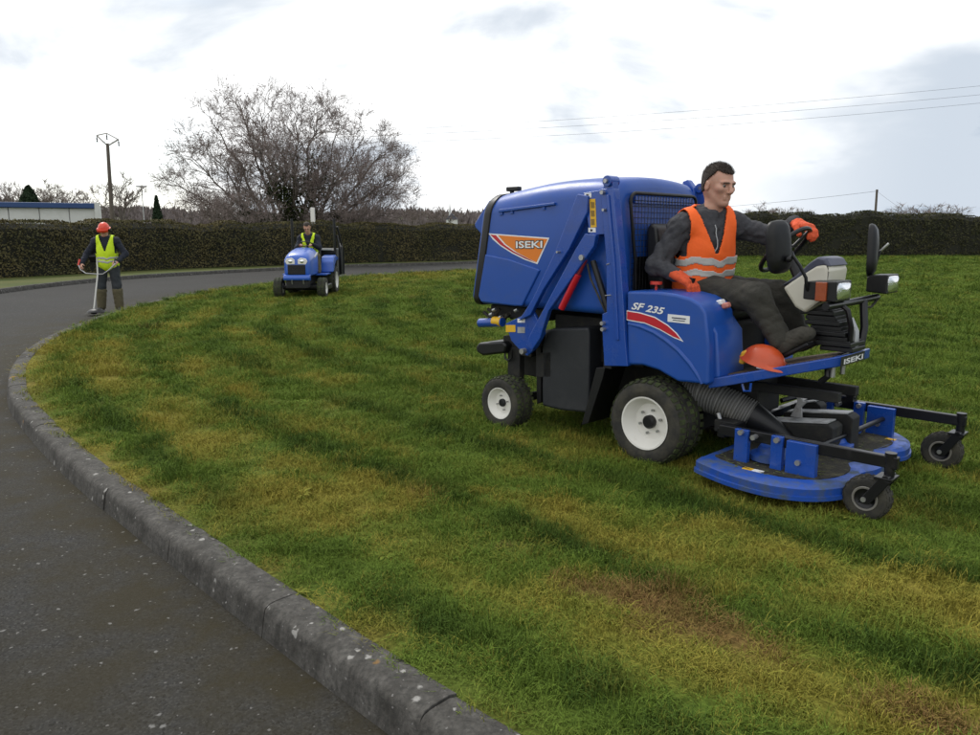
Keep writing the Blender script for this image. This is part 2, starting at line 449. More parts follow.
# grass colours shared by the soil sheet and the blades
G_GREEN, G_DARK, G_YEL, G_BRN = (0.110, 0.164, 0.026), (0.043, 0.076, 0.015), (0.250, 0.216, 0.040), (0.185, 0.104, 0.046)
def grass_mat(name, kind, dim):
    m, N, K, p, pos = base_mat(name, 0.85, 0.04)
    y, d, b = attr(N, 'yel', kind), attr(N, 'drk', kind), attr(N, 'brn', kind)
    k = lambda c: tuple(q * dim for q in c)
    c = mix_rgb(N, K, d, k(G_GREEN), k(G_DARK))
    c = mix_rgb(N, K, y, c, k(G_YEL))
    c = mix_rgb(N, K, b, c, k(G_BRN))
    n1 = nz(N, K, pos, 40 if kind == 'GEOMETRY' else 130, 3)
    c2 = mix_rgb(N, K, rng(N, K, n1, 0.3, 0.7), c, (0.5, 0.5, 0.5))
    mul = N.new('ShaderNodeMix'); mul.data_type = 'RGBA'; mul.blend_type = 'MULTIPLY'; mul.inputs[0].default_value = 1.0
    K.new(c, mul.inputs[6])
    v = N.new('ShaderNodeCombineXYZ'); vv = rng(N, K, n1, 0.25, 0.75, 0.40, 1.60)
    for i in range(3): K.new(vv, v.inputs[i])
    K.new(v.outputs[0], mul.inputs[7])
    K.new(mul.outputs[2], p.inputs['Base Color'])
    return m
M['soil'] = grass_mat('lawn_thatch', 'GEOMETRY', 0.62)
M['blade'] = grass_mat('grass_blades', 'INSTANCER', 1.0)

def turf_masks(X, far=False):
    D, A = dist_to(EDGE[::3], X)
    x, y = X[:, 0], X[:, 1]
    wob = (fbm(A * 0.35, D * 0.6, 5) - 0.5) * 1.1
    ph = np.mod((D + wob * 0.28) / 0.92 + 0.15, 1.0); stripe = 1 - np.exp(-((ph - 0.5) / 0.14) ** 2) * np.clip(0.2 + 1.5 * fbm(A * 0.15, D * 0.9, 71, 2), 0.45, 1)
    patch = fbm(A * 1.1 + 3, D * 3.2, 21, 5)
    big = fbm(x * 0.35, y * 0.35, 33, 3)
    fine = fbm(x * 5.0, y * 5.0, 45, 3)
    R = np.hypot(x, y)
    edgey = np.clip(1.25 - D / 6.0, 0.08, 1.0)
    yel = np.clip((0.85 * patch + 0.34 * stripe + 0.34 * big + 0.45 * fine - 1.06) * 3.2, 0, 1) * edgey
    drk = np.clip((0.58 * (1 - stripe) + 0.55 * fbm(A * 1.3 + 9, D * 3.4, 63, 5) + 0.9 * (fine - 0.5) - 0.38) * 1.9, 0, 1)
    brn = np.zeros(len(X))
    for (px, py, rx, ry, a) in ((655, 608, 0.42, 0.16, 1.0), (745, 640, 0.30, 0.12, 0.9), (690, 655, 0.22, 0.08, 0.6), (500, 545, 0.12, 0.07, 0.7), (960, 728, 0.25, 0.08, 0.9), (875, 505, 0.5, 0.2, 0.35)):
        q = gz(px, py); dx, dy = x - q[0], y - q[1]
        u, v = dx * 0.85 - dy * 0.5, dx * 0.5 + dy * 0.85
        brn = np.maximum(brn, a * np.exp(-(u / rx) ** 2 - (v / ry) ** 2))
    brn = np.clip((brn * 1.0 + fbm(x * 5.5, y * 5.5, 77, 4) * 1.5 - 1.12) * 2.6, 0, 0.8)
    thin = np.exp(-(D / 0.10) ** 2) * 0.5
    return np.clip(yel, 0, 0.95), drk, np.maximum(brn, thin * fine), D
def lawn_z(X):
    D, A = dist_to(EDGE[::3], X)
    und = (fbm(X[:, 0] * 0.9, X[:, 1] * 0.9, 91, 3) - 0.5) * 0.05
    return und * np.clip(D / 0.6, 0, 1) - 0.012 * np.exp(-(D / 0.2) ** 2)

lawn_poly = np.concatenate([resample(EDGE, 0.25), [(70, 60), (70, -6)]])
pts = []
for step, x0, x1, y0, y1 in ((0.16, -7, 8, 0.5, 11), (0.45, -8, 22, 11, 34), (1.4, -6, 68, 34, 58), (1.4, 8, 68, -5, 34)):
    gx, gy = np.meshgrid(np.arange(x0, x1, step), np.arange(y0, y1, step))
    q = np.stack([gx.ravel(), gy.ravel()], 1) + RNG.uniform(-0.25, 0.25, (gx.size, 2)) * step
    pts.append(q)
pts = np.concatenate(pts); pts = pts[in_poly(pts, lawn_poly)]
_d, _ = dist_to(EDGE[::3], pts); pts = pts[_d > 0.12]
_mask_cache = {}
def _m(i):
    def f(X):
        if 'm' not in _mask_cache or len(_mask_cache['m'][0]) != len(X): _mask_cache['m'] = turf_masks(X)
        return _mask_cache['m'][i]
    return f
lawn = sheet('lawn', lawn_poly, pts, lawn_z, M['soil'], dict(yel=_m(0), drk=_m(1), brn=_m(2)))
tag(lawn, kind='structure')

# ------------------------------------------------------------------ grass blades (uncountable): tufts set on points of the lawn
def tuft(nb, rad, h0, h1, w, lean, seed):
    r = random.Random(seed); b = MB()
    for _ in range(nb):
        a, q = r.uniform(0, 6.283), rad * math.sqrt(r.random())
        x, y = q * math.cos(a), q * math.sin(a)
        h = r.uniform(h0, h1); d = r.uniform(0, 6.283); l = h * r.uniform(0.15, 1.0) * lean
        ww = w * r.uniform(0.6, 1.2); cx, cy = math.cos(d), math.sin(d); tx, ty = -cy * ww / 2, cx * ww / 2
        m1 = (x + cx * l * 0.35, y + cy * l * 0.35, h * 0.6)
        b.add([(x - tx, y - ty, -0.01), (x + tx, y + ty, -0.01), (m1[0] + tx * 0.8, m1[1] + ty * 0.8, m1[2]), (m1[0] - tx * 0.8, m1[1] - ty * 0.8, m1[2]),
               (x + cx * l, y + cy * l, h * r.uniform(0.75, 1.0))], [(0, 1, 2, 3), (3, 2, 4)])
    o = bpy.data.objects.new('tuft_source', b.mesh('tuft', 0, False)); o.data.materials.append(M['blade']); return o
def rosette(seed):
    r = random.Random(seed); b = MB()
    for k in range(9):
        a = k * 0.7 + r.uniform(-.2, .2); l = r.uniform(0.05, 0.09); w = l * 0.28
        cx, cy = math.cos(a), math.sin(a); tx, ty = -cy * w / 2, cx * w / 2
        b.add([(0, 0, 0.008), (cx * l * .55 + tx, cy * l * .55 + ty, 0.03), (cx * l, cy * l, 0.022), (cx * l * .55 - tx, cy * l * .55 - ty, 0.03)], [(0, 1, 2, 3)])
    o = bpy.data.objects.new('rosette_source', b.mesh('rosette', 0, False)); o.data.materials.append(M['blade']); return o
TUFTS = [tuft(70, 0.085, 0.020, 0.050, 0.0032, 1.5, 1), tuft(70, 0.085, 0.020, 0.045, 0.0030, 2.0, 2), tuft(60, 0.09, 0.025, 0.062, 0.0034, 1.2, 3),
         tuft(80, 0.085, 0.012, 0.032, 0.0030, 1.6, 4), rosette(5), rosette(6)]
tcol = bpy.data.collections.new('tuft_sources')
for i, o in enumerate(TUFTS):
    o.name = 'tuft_%02d' % i; tcol.objects.link(o)

def scatter(name, X, Z, sxy, sz, idx, yel, drk, brn, tilt):
    n = len(X); me = bpy.data.meshes.new(name)
    me.vertices.add(n); me.vertices.foreach_set('co', np.column_stack([X, Z]).astype(np.float32).ravel())
    def fa(an, v):
        a = me.attributes.new(an, 'FLOAT', 'POINT'); a.data.foreach_set('value', np.asarray(v, np.float32))
    fa('yel', yel); fa('drk', drk); fa('brn', brn)
    a = me.attributes.new('tid', 'INT', 'POINT'); a.data.foreach_set('value', np.asarray(idx, np.int32))
    a = me.attributes.new('scl', 'FLOAT_VECTOR', 'POINT'); a.data.foreach_set('vector', np.column_stack([sxy, sxy, sz]).astype(np.float32).ravel())
    rot = np.column_stack([tilt[:, 0], tilt[:, 1], RNG.uniform(0, 6.283, n)])
    a = me.attributes.new('rot', 'FLOAT_VECTOR', 'POINT'); a.data.foreach_set('vector', rot.astype(np.float32).ravel())
    ob = bpy.data.objects.new(name, me); COL.objects.link(ob)
    ng = bpy.data.node_groups.new(name, 'GeometryNodeTree')
    ng.interface.new_socket('Geometry', in_out='INPUT', socket_type='NodeSocketGeometry')
    ng.interface.new_socket('Geometry', in_out='OUTPUT', socket_type='NodeSocketGeometry')
    N, K = ng.nodes, ng.links
    gi, go = N.new('NodeGroupInput'), N.new('NodeGroupOutput')
    ci = N.new('GeometryNodeCollectionInfo'); ci.inputs['Collection'].default_value = tcol
    ci.inputs['Separate Children'].default_value = True; ci.inputs['Reset Children'].default_value = True
    ip = N.new('GeometryNodeInstanceOnPoints'); ip.inputs['Pick Instance'].default_value = True
    def na(an, t):
        q = N.new('GeometryNodeInputNamedAttribute'); q.data_type = t; q.inputs['Name'].default_value = an; return q.outputs['Attribute']
    K.new(gi.outputs[0], ip.inputs['Points']); K.new(ci.outputs[0], ip.inputs['Instance'])
    K.new(na('tid', 'INT'), ip.inputs['Instance Index'])
    K.new(na('scl', 'FLOAT_VECTOR'), ip.inputs['Scale'])
    er = N.new('FunctionNodeEulerToRotation'); K.new(na('rot', 'FLOAT_VECTOR'), er.inputs[0]); K.new(er.outputs[0], ip.inputs['Rotation'])
    K.new(ip.outputs[0], go.inputs[0])
    md = ob.modifiers.new('scatter', 'NODES'); md.node_group = ng
    me.materials.append(M['blade'])
    return ob
def radial_points(r0, r1, dens, ang):
    a = ang; area = 0.5 * (r1 ** 2 - r0 ** 2) * 2 * a; n = int(area * dens)
    r = np.sqrt(RNG.uniform(r0 ** 2, r1 ** 2, n)); t = RNG.uniform(-a, a, n)
    return np.stack([r * np.sin(t), r * np.cos(t)], 1)
XS, SC = [], []
rr = 1.7
while rr < 52:
    r1 = rr * 1.16
    rho = 330 * min(1.0, (4.2 / rr) ** 1.5)
    q = radial_points(rr, r1, rho, 0.80); q = q[in_poly(q, lawn_poly)]
    XS.append(q); SC.append(np.full(len(q), max(1.0, (rr / 4.2) ** 0.62))); rr = r1
GX = np.concatenate(XS); GS = np.concatenate(SC)
# no blades where tyres press the turf
wc = [(0.0, -0.49, .13, .17), (0, 0.49, .13, .17), (-1.326, -0.53, .10, .12), (-1.326, 0.53, .1, .12), (1.4, -0.58, .06, .06), (1.41, 0.7, .06, .06)]
lx = (GX - MO[:2]) @ MX[:2]; ly = (GX - MO[:2]) @ MY[:2]; keep = np.ones(len(GX), bool)
for (cx, cy, hx, hy) in wc: keep &= ~((abs(lx - cx) < hx) & (abs(ly - cy) < hy))
GX, GS = GX[keep], GS[keep]
gy_, gd_, gb_, gD = turf_masks(GX)
_k = gD > 0.055 * GS; GX, GS, gy_, gd_, gb_, gD = GX[_k], GS[_k], gy_[_k], gd_[_k], gb_[_k], gD[_k]
n = len(GX)
jit = RNG.uniform(-0.22, 0.22, n)
gid = RNG.integers(0, 4, n); gid[(RNG.random(n) < 0.003) & (np.hypot(GX[:, 0], GX[:, 1]) < 7)] = 4
longer = 0.32 + 0.62 * fbm(GX[:, 0] * 1.3, GX[:, 1] * 1.3, 13, 3) + 0.25 * gd_
clump = np.where(fbm(GX[:, 0] * 4.5, GX[:, 1] * 4.5, 19, 2) > 0.60, 1.35, 1.0)
hs = clump * np.minimum(GS, 1.7) * (longer + 0.35 * gd_) * RNG.uniform(0.7, 1.3, n) * np.clip(gD / 0.30, 0.40, 1)
grass = scatter('lawn_grass', GX, lawn_z(GX), GS * RNG.uniform(0.85, 1.2, n), hs, gid, np.clip(gy_ + jit * 1.3 * (gy_ > .05) + 0.55 * (RNG.random(n) < 0.05), 0, 1), np.clip(gd_ + jit * 1.9, 0, 1), np.clip(gb_ + jit * .9 * (gb_ > .1), 0, .9), RNG.uniform(-0.25, 0.25, (n, 2)))
tag(grass, 'short mown grass of the lawn, green with yellow mossy stripes', 'grass', kind='stuff')

# ------------------------------------------------------------------ road
m, N, K, p, pos = base_mat('asphalt', 0.82, 0.12); M['asphalt'] = m
a1 = nz(N, K, pos, 0.5, 4); a2 = nz(N, K, pos, 75, 6, 0.8)
c = mix_rgb(N, K, rng(N, K, a1, 0.3, 0.7), (0.024, 0.0240, 0.0242), (0.039, 0.039, 0.0392))
c = mix_rgb(N, K, rng(N, K, a2, 0.42, 0.66, 0, 0.85), c, (0.050, 0.049, 0.047))
vg = N.new('ShaderNodeTexVoronoi'); vg.inputs['Scale'].default_value = 120; K.new(pos, vg.inputs['Vector']); sg = N.new('ShaderNodeSeparateXYZ'); K.new(vg.outputs['Color'], sg.inputs[0])
c = mix_rgb(N, K, rng(N, K, sg.outputs[0], 0.55, 1.0, 0, 0.75), c, (0.070, 0.069, 0.066))
c = mix_rgb(N, K, rng(N, K, sg.outputs[1], 0.70, 1.0, 0, 0.8), c, (0.012, 0.012, 0.012))
moss = mmul(N, K, rng(N, K, attr(N, 'kerbd'), 0.05, 2.2, 0.95, 0.15), rng(N, K, nz(N, K, pos, 2.6, 6, 0.65), 0.30, 0.60))
c = mix_rgb(N, K, moss, c, (0.034, 0.028, 0.014))
def spots(N, K, pos, scale, lo, hi, thr, seed=0.0):
    mp = N.new('ShaderNodeMapping'); mp.inputs['Location'].default_value = (seed, seed * 1.7, 0); K.new(pos, mp.inputs[0])
    w = N.new('ShaderNodeTexNoise'); w.inputs['Scale'].default_value = scale * 2.5; K.new(mp.outputs[0], w.inputs['Vector'])
    ad = N.new('ShaderNodeVectorMath'); ad.operation = 'MULTIPLY_ADD'; K.new(w.outputs['Color'], ad.inputs[0])
    ad.inputs[1].default_value = (0.5 / scale,) * 3; K.new(mp.outputs[0], ad.inputs[2])
    v = N.new('ShaderNodeTexVoronoi'); v.inputs['Scale'].default_value = scale; K.new(ad.outputs[0], v.inputs['Vector'])
    sx = N.new('ShaderNodeSeparateXYZ'); K.new(v.outputs['Color'], sx.inputs[0])
    pick = rng(N, K, sx.outputs[0], thr, thr + 0.01)
    size = rng(N, K, sx.outputs[1], 0, 1, 0.35, 1.0)
    q = mmul(N, K, v.outputs['Distance'], size, 'DIVIDE')
    return mmul(N, K, rng(N, K, q, lo, hi, 1.0, 0.0), pick)
sp = spots(N, K, pos, 17.0, 0.12, 0.22, 0.62)
c = mix_rgb(N, K, mmul(N, K, sp, 0.6), c, (0.25, 0.245, 0.235))
sp2 = spots(N, K, pos, 33.0, 0.14, 0.22, 0.70, 3.0)
c = mix_rgb(N, K, mmul(N, K, sp2, 0.55), c, (0.22, 0.21, 0.20))
K.new(c, p.inputs['Base Color'])
b = N.new('ShaderNodeBump'); b.inputs['Strength'].default_value = 0.6; b.inputs['Distance'].default_value = 0.006
K.new(a2, b.inputs['Height']); K.new(b.outputs[0], p.inputs['Normal'])

KN = normals2(EDGE)                                # left of travel (near -> far): road side
road_edge = EDGE + KN * 0.10
road_poly = np.concatenate([resample(road_edge, 0.3), resample(FAR, 0.5)[::-1]])
gx, gy = np.meshgrid(np.arange(-7, 3, 0.35), np.arange(-2, 9, 0.35)); q = np.stack([gx.ravel(), gy.ravel()], 1)
gx, gy = np.meshgrid(np.arange(-13, 4, 1.2), np.arange(9, 48, 1.2)); q = np.concatenate([q, np.stack([gx.ravel(), gy.ravel()], 1)])
q = q[in_poly(q, road_poly)]
_d, _ = dist_to(EDGE[::3], q); q = q[_d > 0.3]
road = sheet('road', road_poly, q, lambda X: np.full(len(X), ROADZ), M['asphalt'], dict(kerbd=lambda X: dist_to(EDGE, X)[0]))
tag(road, kind='structure')
gm, N, K, p, pos = base_mat('field_grass', 0.9, 0.2)
K.new(mix_rgb(N, K, rng(N, K, nz(N, K, pos, 0.6, 6), 0.35, 0.65), (0.055, 0.075, 0.016), (0.095, 0.100, 0.028)), p.inputs['Base Color']); M['field'] = gm
g = MB(); g.add([(-2500, -300, -0.16), (2500, -300, -0.16), (2500, 4000, -0.16), (-2500, 4000, -0.16)], [(0, 1, 2, 3)])
tag(g.obj('ground', M['field'], smooth=0), kind='structure')
vp = np.concatenate([resample(FAR + normals2(FAR) * 0.12, 0.6), [(4.2, 120), (-160, 120), (-160, -14)]])
verge = sheet('verge', vp, [], lambda X: np.full(len(X), -0.01), M['field']); tag(verge, kind='structure')

# ------------------------------------------------------------------ kerbs, stone by stone
m, N, K, p, pos = base_mat('kerb_concrete', 0.9, 0.25); M['kerb'] = m
t = N.new('ShaderNodeTexCoord')
k1 = nz(N, K, pos, 7, 8, 0.7); k2 = nz(N, K, pos, 45, 6, 0.7)
c = mix_rgb(N, K, rng(N, K, k1, 0.34, 0.68), (0.040, 0.037, 0.032), (0.130, 0.123, 0.112))
c = mix_rgb(N, K, rng(N, K, k2, 0.42, 0.68, 0, 0.85), c, (0.035, 0.034, 0.031))
stk = N.new('ShaderNodeMapping'); stk.inputs['Scale'].default_value = (20, 20, 1.5); K.new(pos, stk.inputs[0])
c = mix_rgb(N, K, rng(N, K, nz(N, K, stk.outputs[0], 1.0, 4), 0.52, 0.72, 0, 0.6), c, (0.030, 0.029, 0.026))
sp = spots(N, K, pos, 15.0, 0.18, 0.30, 0.5, 5.0)
c = mix_rgb(N, K, mmul(N, K, sp, 0.8), c, (0.34, 0.33, 0.31))
sp = spots(N, K, pos, 42.0, 0.15, 0.24, 0.6, 8.0)
c = mix_rgb(N, K, mmul(N, K, sp, 0.6), c, (0.26, 0.25, 0.24))
sp = spots(N, K, pos, 3.4, 0.09, 0.15, 0.55, 2.0)
c = mix_rgb(N, K, mmul(N, K, sp, 0.85), c, (0.33, 0.17, 0.03))
K.new(c, p.inputs['Base Color'])
b = N.new('ShaderNodeBump'); b.inputs['Strength'].default_value = 0.7; b.inputs['Distance'].default_value = 0.008
K.new(k2, b.inputs['Height']); K.new(b.outputs[0], p.inputs['Normal'])
def kerb_run(C, side, name, length=1.0, off=0.0, zt=0.0, near=True):
    """C edge at grass side; profile steps to the road on `side` (+1 = left normal)"""
    tag_ob = thing(name, None, None); tag_ob['kind'] = 'structure'
    S_ = arclen(C); NN = normals2(C) * side
    if near: prof = [(-0.015, -0.22), (-0.012, zt - 0.004), (0.02, zt + 0.004), (0.10, zt + 0.003), (0.128, zt - 0.004), (0.146, zt - 0.02), (0.152, zt - 0.04), (0.178, ROADZ - 0.06), (0.178, -0.22)]
    else: prof = [(0.0, -0.2), (0.0, zt), (0.12, zt), (0.15, zt - 0.03), (0.17, ROADZ - 0.05), (0.17, -0.2)]
    s = off; k = 0
    while s + length < S_[-1]:
        mm = 7 if near else 3
        r = random.Random(k * 7 + 1); dz = r.uniform(-0.004, 0.004); dn = r.uniform(-0.004, 0.004)
        rings = []
        for i in range(mm):
            u = s + 0.0022 + (length - 0.0044) * i / (mm - 1)
            cx, cy = np.interp(u, S_, C[:, 0]), np.interp(u, S_, C[:, 1]); nx, ny = np.interp(u, S_, NN[:, 0]), np.interp(u, S_, NN[:, 1])
            rings.append([(cx + nx * (a + dn), cy + ny * (a + dn), z + dz + (0.0015 * math.sin(u * 23 + a * 60) if near else 0)) for (a, z) in prof])
        mb = MB(); mb.loft(rings); mb.obj('kerb_stone', M['kerb'], tag_ob, smooth=40, bevel=0.0025 if near else 0)
        s += length; k += 1
    return tag_ob
iN = int(np.argmin(np.hypot(EDGE[:, 0] - 1.9, EDGE[:, 1] - 0.8))); iF = int(np.argmin(np.hypot(EDGE[:, 0] + 3.5, EDGE[:, 1] - 28.8)))
kerb_run(EDGE[iN:iF], 1, 'kerb', 1.0, 0.49)
jN = int(np.argmin(np.hypot(FAR[:, 0] + 13.1, FAR[:, 1] - 15)))
kerb_run(FAR[jN:] + normals2(FAR)[jN:] * 0.16, -1, 'far_kerb', 1.0, 0.0, 0.0, False)
# ------------------------------------------------------------------ vegetation and background
def leaf_mat(name, c1, c2, c3, scale=1.2):
    m, N, K, p, pos = base_mat(name, 0.8, 0.15)
    a = nz(N, K, pos, scale, 5, 0.6); b_ = nz(N, K, pos, 26, 3)
    c = mix_rgb(N, K, rng(N, K, a, 0.38, 0.62), c1, c2)
    c = mix_rgb(N, K, rng(N, K, b_, 0.42, 0.70, 0, 0.9), c, c3)
    K.new(c, p.inputs['Base Color']); return m
M['hedge'] = leaf_mat('hedge_foliage', (0.056, 0.062, 0.024), (0.108, 0.092, 0.038), (0.145, 0.112, 0.055), 0.6)
M['hedge2'] = leaf_mat('hedge_foliage_dark', (0.034, 0.041, 0.018), (0.058, 0.057, 0.026), (0.074, 0.066, 0.032), 1.0)
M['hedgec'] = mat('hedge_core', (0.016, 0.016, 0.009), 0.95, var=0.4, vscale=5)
M['bark'] = mat('bark', (0.110, 0.092, 0.078), 0.9, var=0.35, vscale=5, bump=0.4, bscale=30)
M['twig'] = mat('twigs', (0.195, 0.155, 0.140), 0.9, var=0.3, vscale=1)
M['farwood'] = mat('far_wood', (0.165, 0.138, 0.130), 0.95, var=0.35, vscale=0.12)
M['fargreen'] = mat('far_meadow', (0.085, 0.085, 0.045), 0.95, var=0.3, vscale=0.05)
M['ivy'] = leaf_mat('ivy_leaves', (0.020, 0.034, 0.010), (0.036, 0.048, 0.014), (0.060, 0.064, 0.024), 1.5)
M['conifer'] = leaf_mat('conifer_leaves', (0.010, 0.022, 0.012), (0.018, 0.034, 0.016), (0.03, 0.045, 0.02), 1.5)

def leaf_cloud(P, Nrm, size, ju=0.9, rngl=RNG):
    """numpy quads: positions P, rough normals Nrm"""
    n = len(P); d = rngl.normal(size=(n, 3)); nn = Nrm + ju * d; nn /= np.linalg.norm(nn, axis=1)[:, None]
    t = np.cross(nn, rngl.normal(size=(n, 3))); t /= np.linalg.norm(t, axis=1)[:, None]; s = np.cross(nn, t)
    sz = (size * rngl.uniform(0.5, 1.3, n))[:, None]; w = sz * rngl.uniform(0.35, 0.7, n)[:, None]
    V = np.stack([P - t * sz * .5, P + s * w * .5 + t * sz * .05, P + t * sz * .6, P - s * w * .5 + t * sz * .05], 1).reshape(-1, 3)
    F = (np.arange(n)[:, None] * 4 + np.arange(4)[None]).tolist()
    return V, F
def np_obj(name, V, F, material, parent=None, smooth=False):
    me = bpy.data.meshes.new(name); me.from_pydata(V.tolist(), [], F)
    if smooth: me.shade_smooth()
    me.update(); return mobj(name, me, material, parent)

def hedge(name, label, C, width, height, material, dens, size, shear_round=0.25, seed=1):
    r = np.random.default_rng(seed); NN = normals2(C); s = arclen(C); nC = len(C)
    root = thing(name, label, 'hedge', (float(C[nC // 2, 0]), float(C[nC // 2, 1]), 0.0))
    ox, oy = C[nC // 2]
    def hgt(u): return height * (1 + 0.08 * (fbm(u * 0.25, u * 0 + 3, seed, 3) - 0.5) * 2 + 0.07 * (fbm(u * 1.3, u * 0 + 9, seed + 3, 2) - 0.5) * 2)
    hw = width / 2
    # core, a little inside the leaves
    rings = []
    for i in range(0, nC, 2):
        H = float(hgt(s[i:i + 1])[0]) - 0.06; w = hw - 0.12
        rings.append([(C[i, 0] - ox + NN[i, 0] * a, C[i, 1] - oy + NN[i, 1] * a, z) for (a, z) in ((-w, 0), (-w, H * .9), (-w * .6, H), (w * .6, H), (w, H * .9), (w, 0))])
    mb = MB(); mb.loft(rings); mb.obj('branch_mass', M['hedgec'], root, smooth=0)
    per = height * 2 + width; n = int(s[-1] * per * dens)
    u = r.uniform(0, s[-1], n); q = r.uniform(0, per, n); Hh = hgt(u)
    cx, cy = np.interp(u, s, C[:, 0]) - ox, np.interp(u, s, C[:, 1]) - oy; nx, ny = np.interp(u, s, NN[:, 0]), np.interp(u, s, NN[:, 1])
    a = np.where(q < height, -hw, np.where(q < height + width, q - height - hw, hw))
    z = np.where(q < height, q / height * Hh, np.where(q < height + width, Hh, (per - q) / height * Hh))
    an = np.where(q < height, -1.0, np.where(q < height + width, 0.0, 1.0)); zn = np.where(an == 0, 1.0, 0.15)
    rel = z / Hh; a = a * (1 - shear_round * np.clip(rel - 0.75, 0, 1) * 2)
    lump = (fbm(u * 1.1, z * 1.6 + an * 7, seed + 5, 4) - 0.5) * 0.5 + r.normal(0, 0.03, n)
    a = a + an * lump; z = z + np.where(an == 0, lump * 0.45, 0)
    P = np.stack([cx + nx * a, cy + ny * a, np.maximum(z, 0.02)], 1); Nn = np.stack([nx * an, ny * an, zn], 1)
    V, F = leaf_cloud(P, Nn, size, 0.8, r)
    f = np_obj('foliage', V, F, material, root); f['kind'] = 'stuff'
    return root
hl = HEDGE_L + normals2(HEDGE_L) * 0.75
hedge('clipped_hedge', 'olive brown clipped hedge along the far side of the road', hl, 1.5, 1.93, M['hedge'], 430, 0.085, 0.3, 3)
hr = HEDGE_R + normals2(HEDGE_R) * 0.9
hedge('clipped_hedge', 'tall dark straight hedge closing the lawn behind the orange vested driver', hr, 1.7, 2.70, M['hedge2'], 150, 0.13, 0.1, 9)

def branch_tree(targets, base_pts, seed, levels=3, r0=0.11, twig_r=0.010, side=(7, 6, 5), lens=(2.6, 1.2, 0.55), up=0.35):
    """limbs (MB with bark) and twigs (MB) of a bare tree; targets: limb end points"""
    r = random.Random(seed); limbs, twigs = MB(), MB(); ends = []
    def curve(p, q, n, sag, jit):
        p, q = Vector(p), Vector(q); out = []
        L_ = (q - p).length
        for i in range(n + 1):
            t = i / n
            c = p.lerp(q, t) + Vector((0, 0, sag * L_ * math.sin(math.pi * t)))
            if 0 < i < n: c += Vector((r.gauss(0, jit), r.gauss(0, jit), r.gauss(0, jit))) * L_
            out.append(c)
        return out
    def grow(path, rad, lvl):
        n = len(path) - 1
        for k in range(side[lvl]):
            t = r.uniform(0.2, 1.0) ** 0.7; i = min(int(t * n), n - 1); p = path[i].lerp(path[i + 1], t * n - i)
            d = (path[i + 1] - path[i]).normalized()
            o = Vector((r.gauss(0, 1), r.gauss(0, 1), r.gauss(0, 0.7))); o -= d * o.dot(d)
            if o.length < 1e-3: continue
            o.normalize(); ln = lens[lvl] * r.uniform(0.5, 1.25) * (1.15 - 0.45 * t)
            e = p + (d * r.uniform(0.45, 0.9) + o * r.uniform(0.5, 0.9) + Vector((0, 0, up * r.uniform(0, 1)))).normalized() * ln
            rr_ = max(twig_r * 0.55, rad * (1 - t * 0.75) * 0.5)
            if lvl + 1 >= levels:
                tp = curve(p, e, 2, 0.05, 0.06); twigs.tube(tp, [twig_r, twig_r * .8, twig_r * .45], 3, False); ends.append(e)
            else:
                cp = curve(p, e, 4, 0.06, 0.045); (limbs if lvl == 0 else twigs).tube(cp, [rr_ + (twig_r * .7 - rr_) * j / 4 for j in range(5)], 5 if lvl == 0 else 3, False)
                grow(cp, rr_, lvl + 1)
    for b_, t_ in zip(base_pts, targets):
        cp = curve(b_, t_, 7, r.uniform(-0.02, 0.10), 0.018)
        limbs.tube(cp, [r0 * r.uniform(.8, 1.1) * (1 - 0.86 * j / 7) for j in range(8)], 7, False)
        grow(cp, r0, 0)
    return limbs, twigs, ends

# --- the big bare tree behind the hedge
TY = 45.0
tb = yd(292, 232, TY); tb[2] = 0.0
root = thing('bare_tree', 'large spreading leafless tree with ivy at its heart behind the hedge', 'tree', (float(tb[0]), TY, 0.0))
tg = []; bs = []; rr_ = random.Random(4)
for (px, py, dy) in ((232, 90, 0), (200, 112, 1.5), (180, 150, -1), (172, 186, 1), (205, 150, -2.5), (190, 205, -2), (228, 175, 3), (258, 104, -1.5), (276, 116, 2.5), (300, 104, 0.5), (322, 102, -2),
                     (345, 116, 1.5), (330, 140, 3), (372, 130, -0.5), (398, 146, 1), (418, 168, -1.5), (408, 196, 1.2), (385, 188, -3), (356, 165, -3.5), (250, 140, -3.5), (300, 150, -4), (395, 212, -1), (215, 212, 1.5), (245, 205, -3), (340, 205, -3)):
    p = yd(px, py, TY + dy); tg.append(((p[0] - tb[0]) * (0.90 if px < 300 else 0.90), p[1] - TY, p[2] * 0.945)); a = rr_.uniform(0, 6.28)
    k = (px - 290) / 130.0
    bs.append((k * 1.1 + rr_.gauss(0, .12), rr_.gauss(0, .3), rr_.uniform(0.1, 0.9)))
limbs, twigs, ends = branch_tree(tg, bs, 12, 3, 0.12, 0.009, (14, 8, 7), (2.2, 1.1, 0.6), 0.4)
tr = MB(); tr.tube([(0, 0, -0.05), (0.05, 0, 0.5), (-0.05, 0, 1.2), (0, 0, 1.9)], [0.75, 0.5, 0.42, 0.3], 12)
tr.obj('trunk', M['bark'], root)
limbs.obj('limb', M['bark'], root, fix=False)
cr = twigs.obj('crown', M['twig'], root, smooth=0, fix=False); cr['kind'] = 'stuff'
r = np.random.default_rng(5); n = 9000
cc = np.concatenate([r.normal((0.2, -.4, 2.9), (0.75, 0.8, 1.0), (n // 2, 3)), r.normal((1.5, -.2, 4.2), (0.42, 0.5, 0.8), (n // 5, 3)), r.normal((-.8, -.3, 3.6), (0.35, 0.4, 1.0), (n // 6, 3)), r.normal((-2.2, -.2, 2.2), (0.35, 0.4, 0.6), (n // 10, 3)), r.normal((3.2, -.2, 2.5), (0.5, 0.4, 0.4), (n // 10, 3))])
cc = cc[cc[:, 2] > 0.3]
keepn = fbm(cc[:, 0] * 1.4, cc[:, 2] * 1.4, 8, 3) > 0.44; cc = cc[keepn]
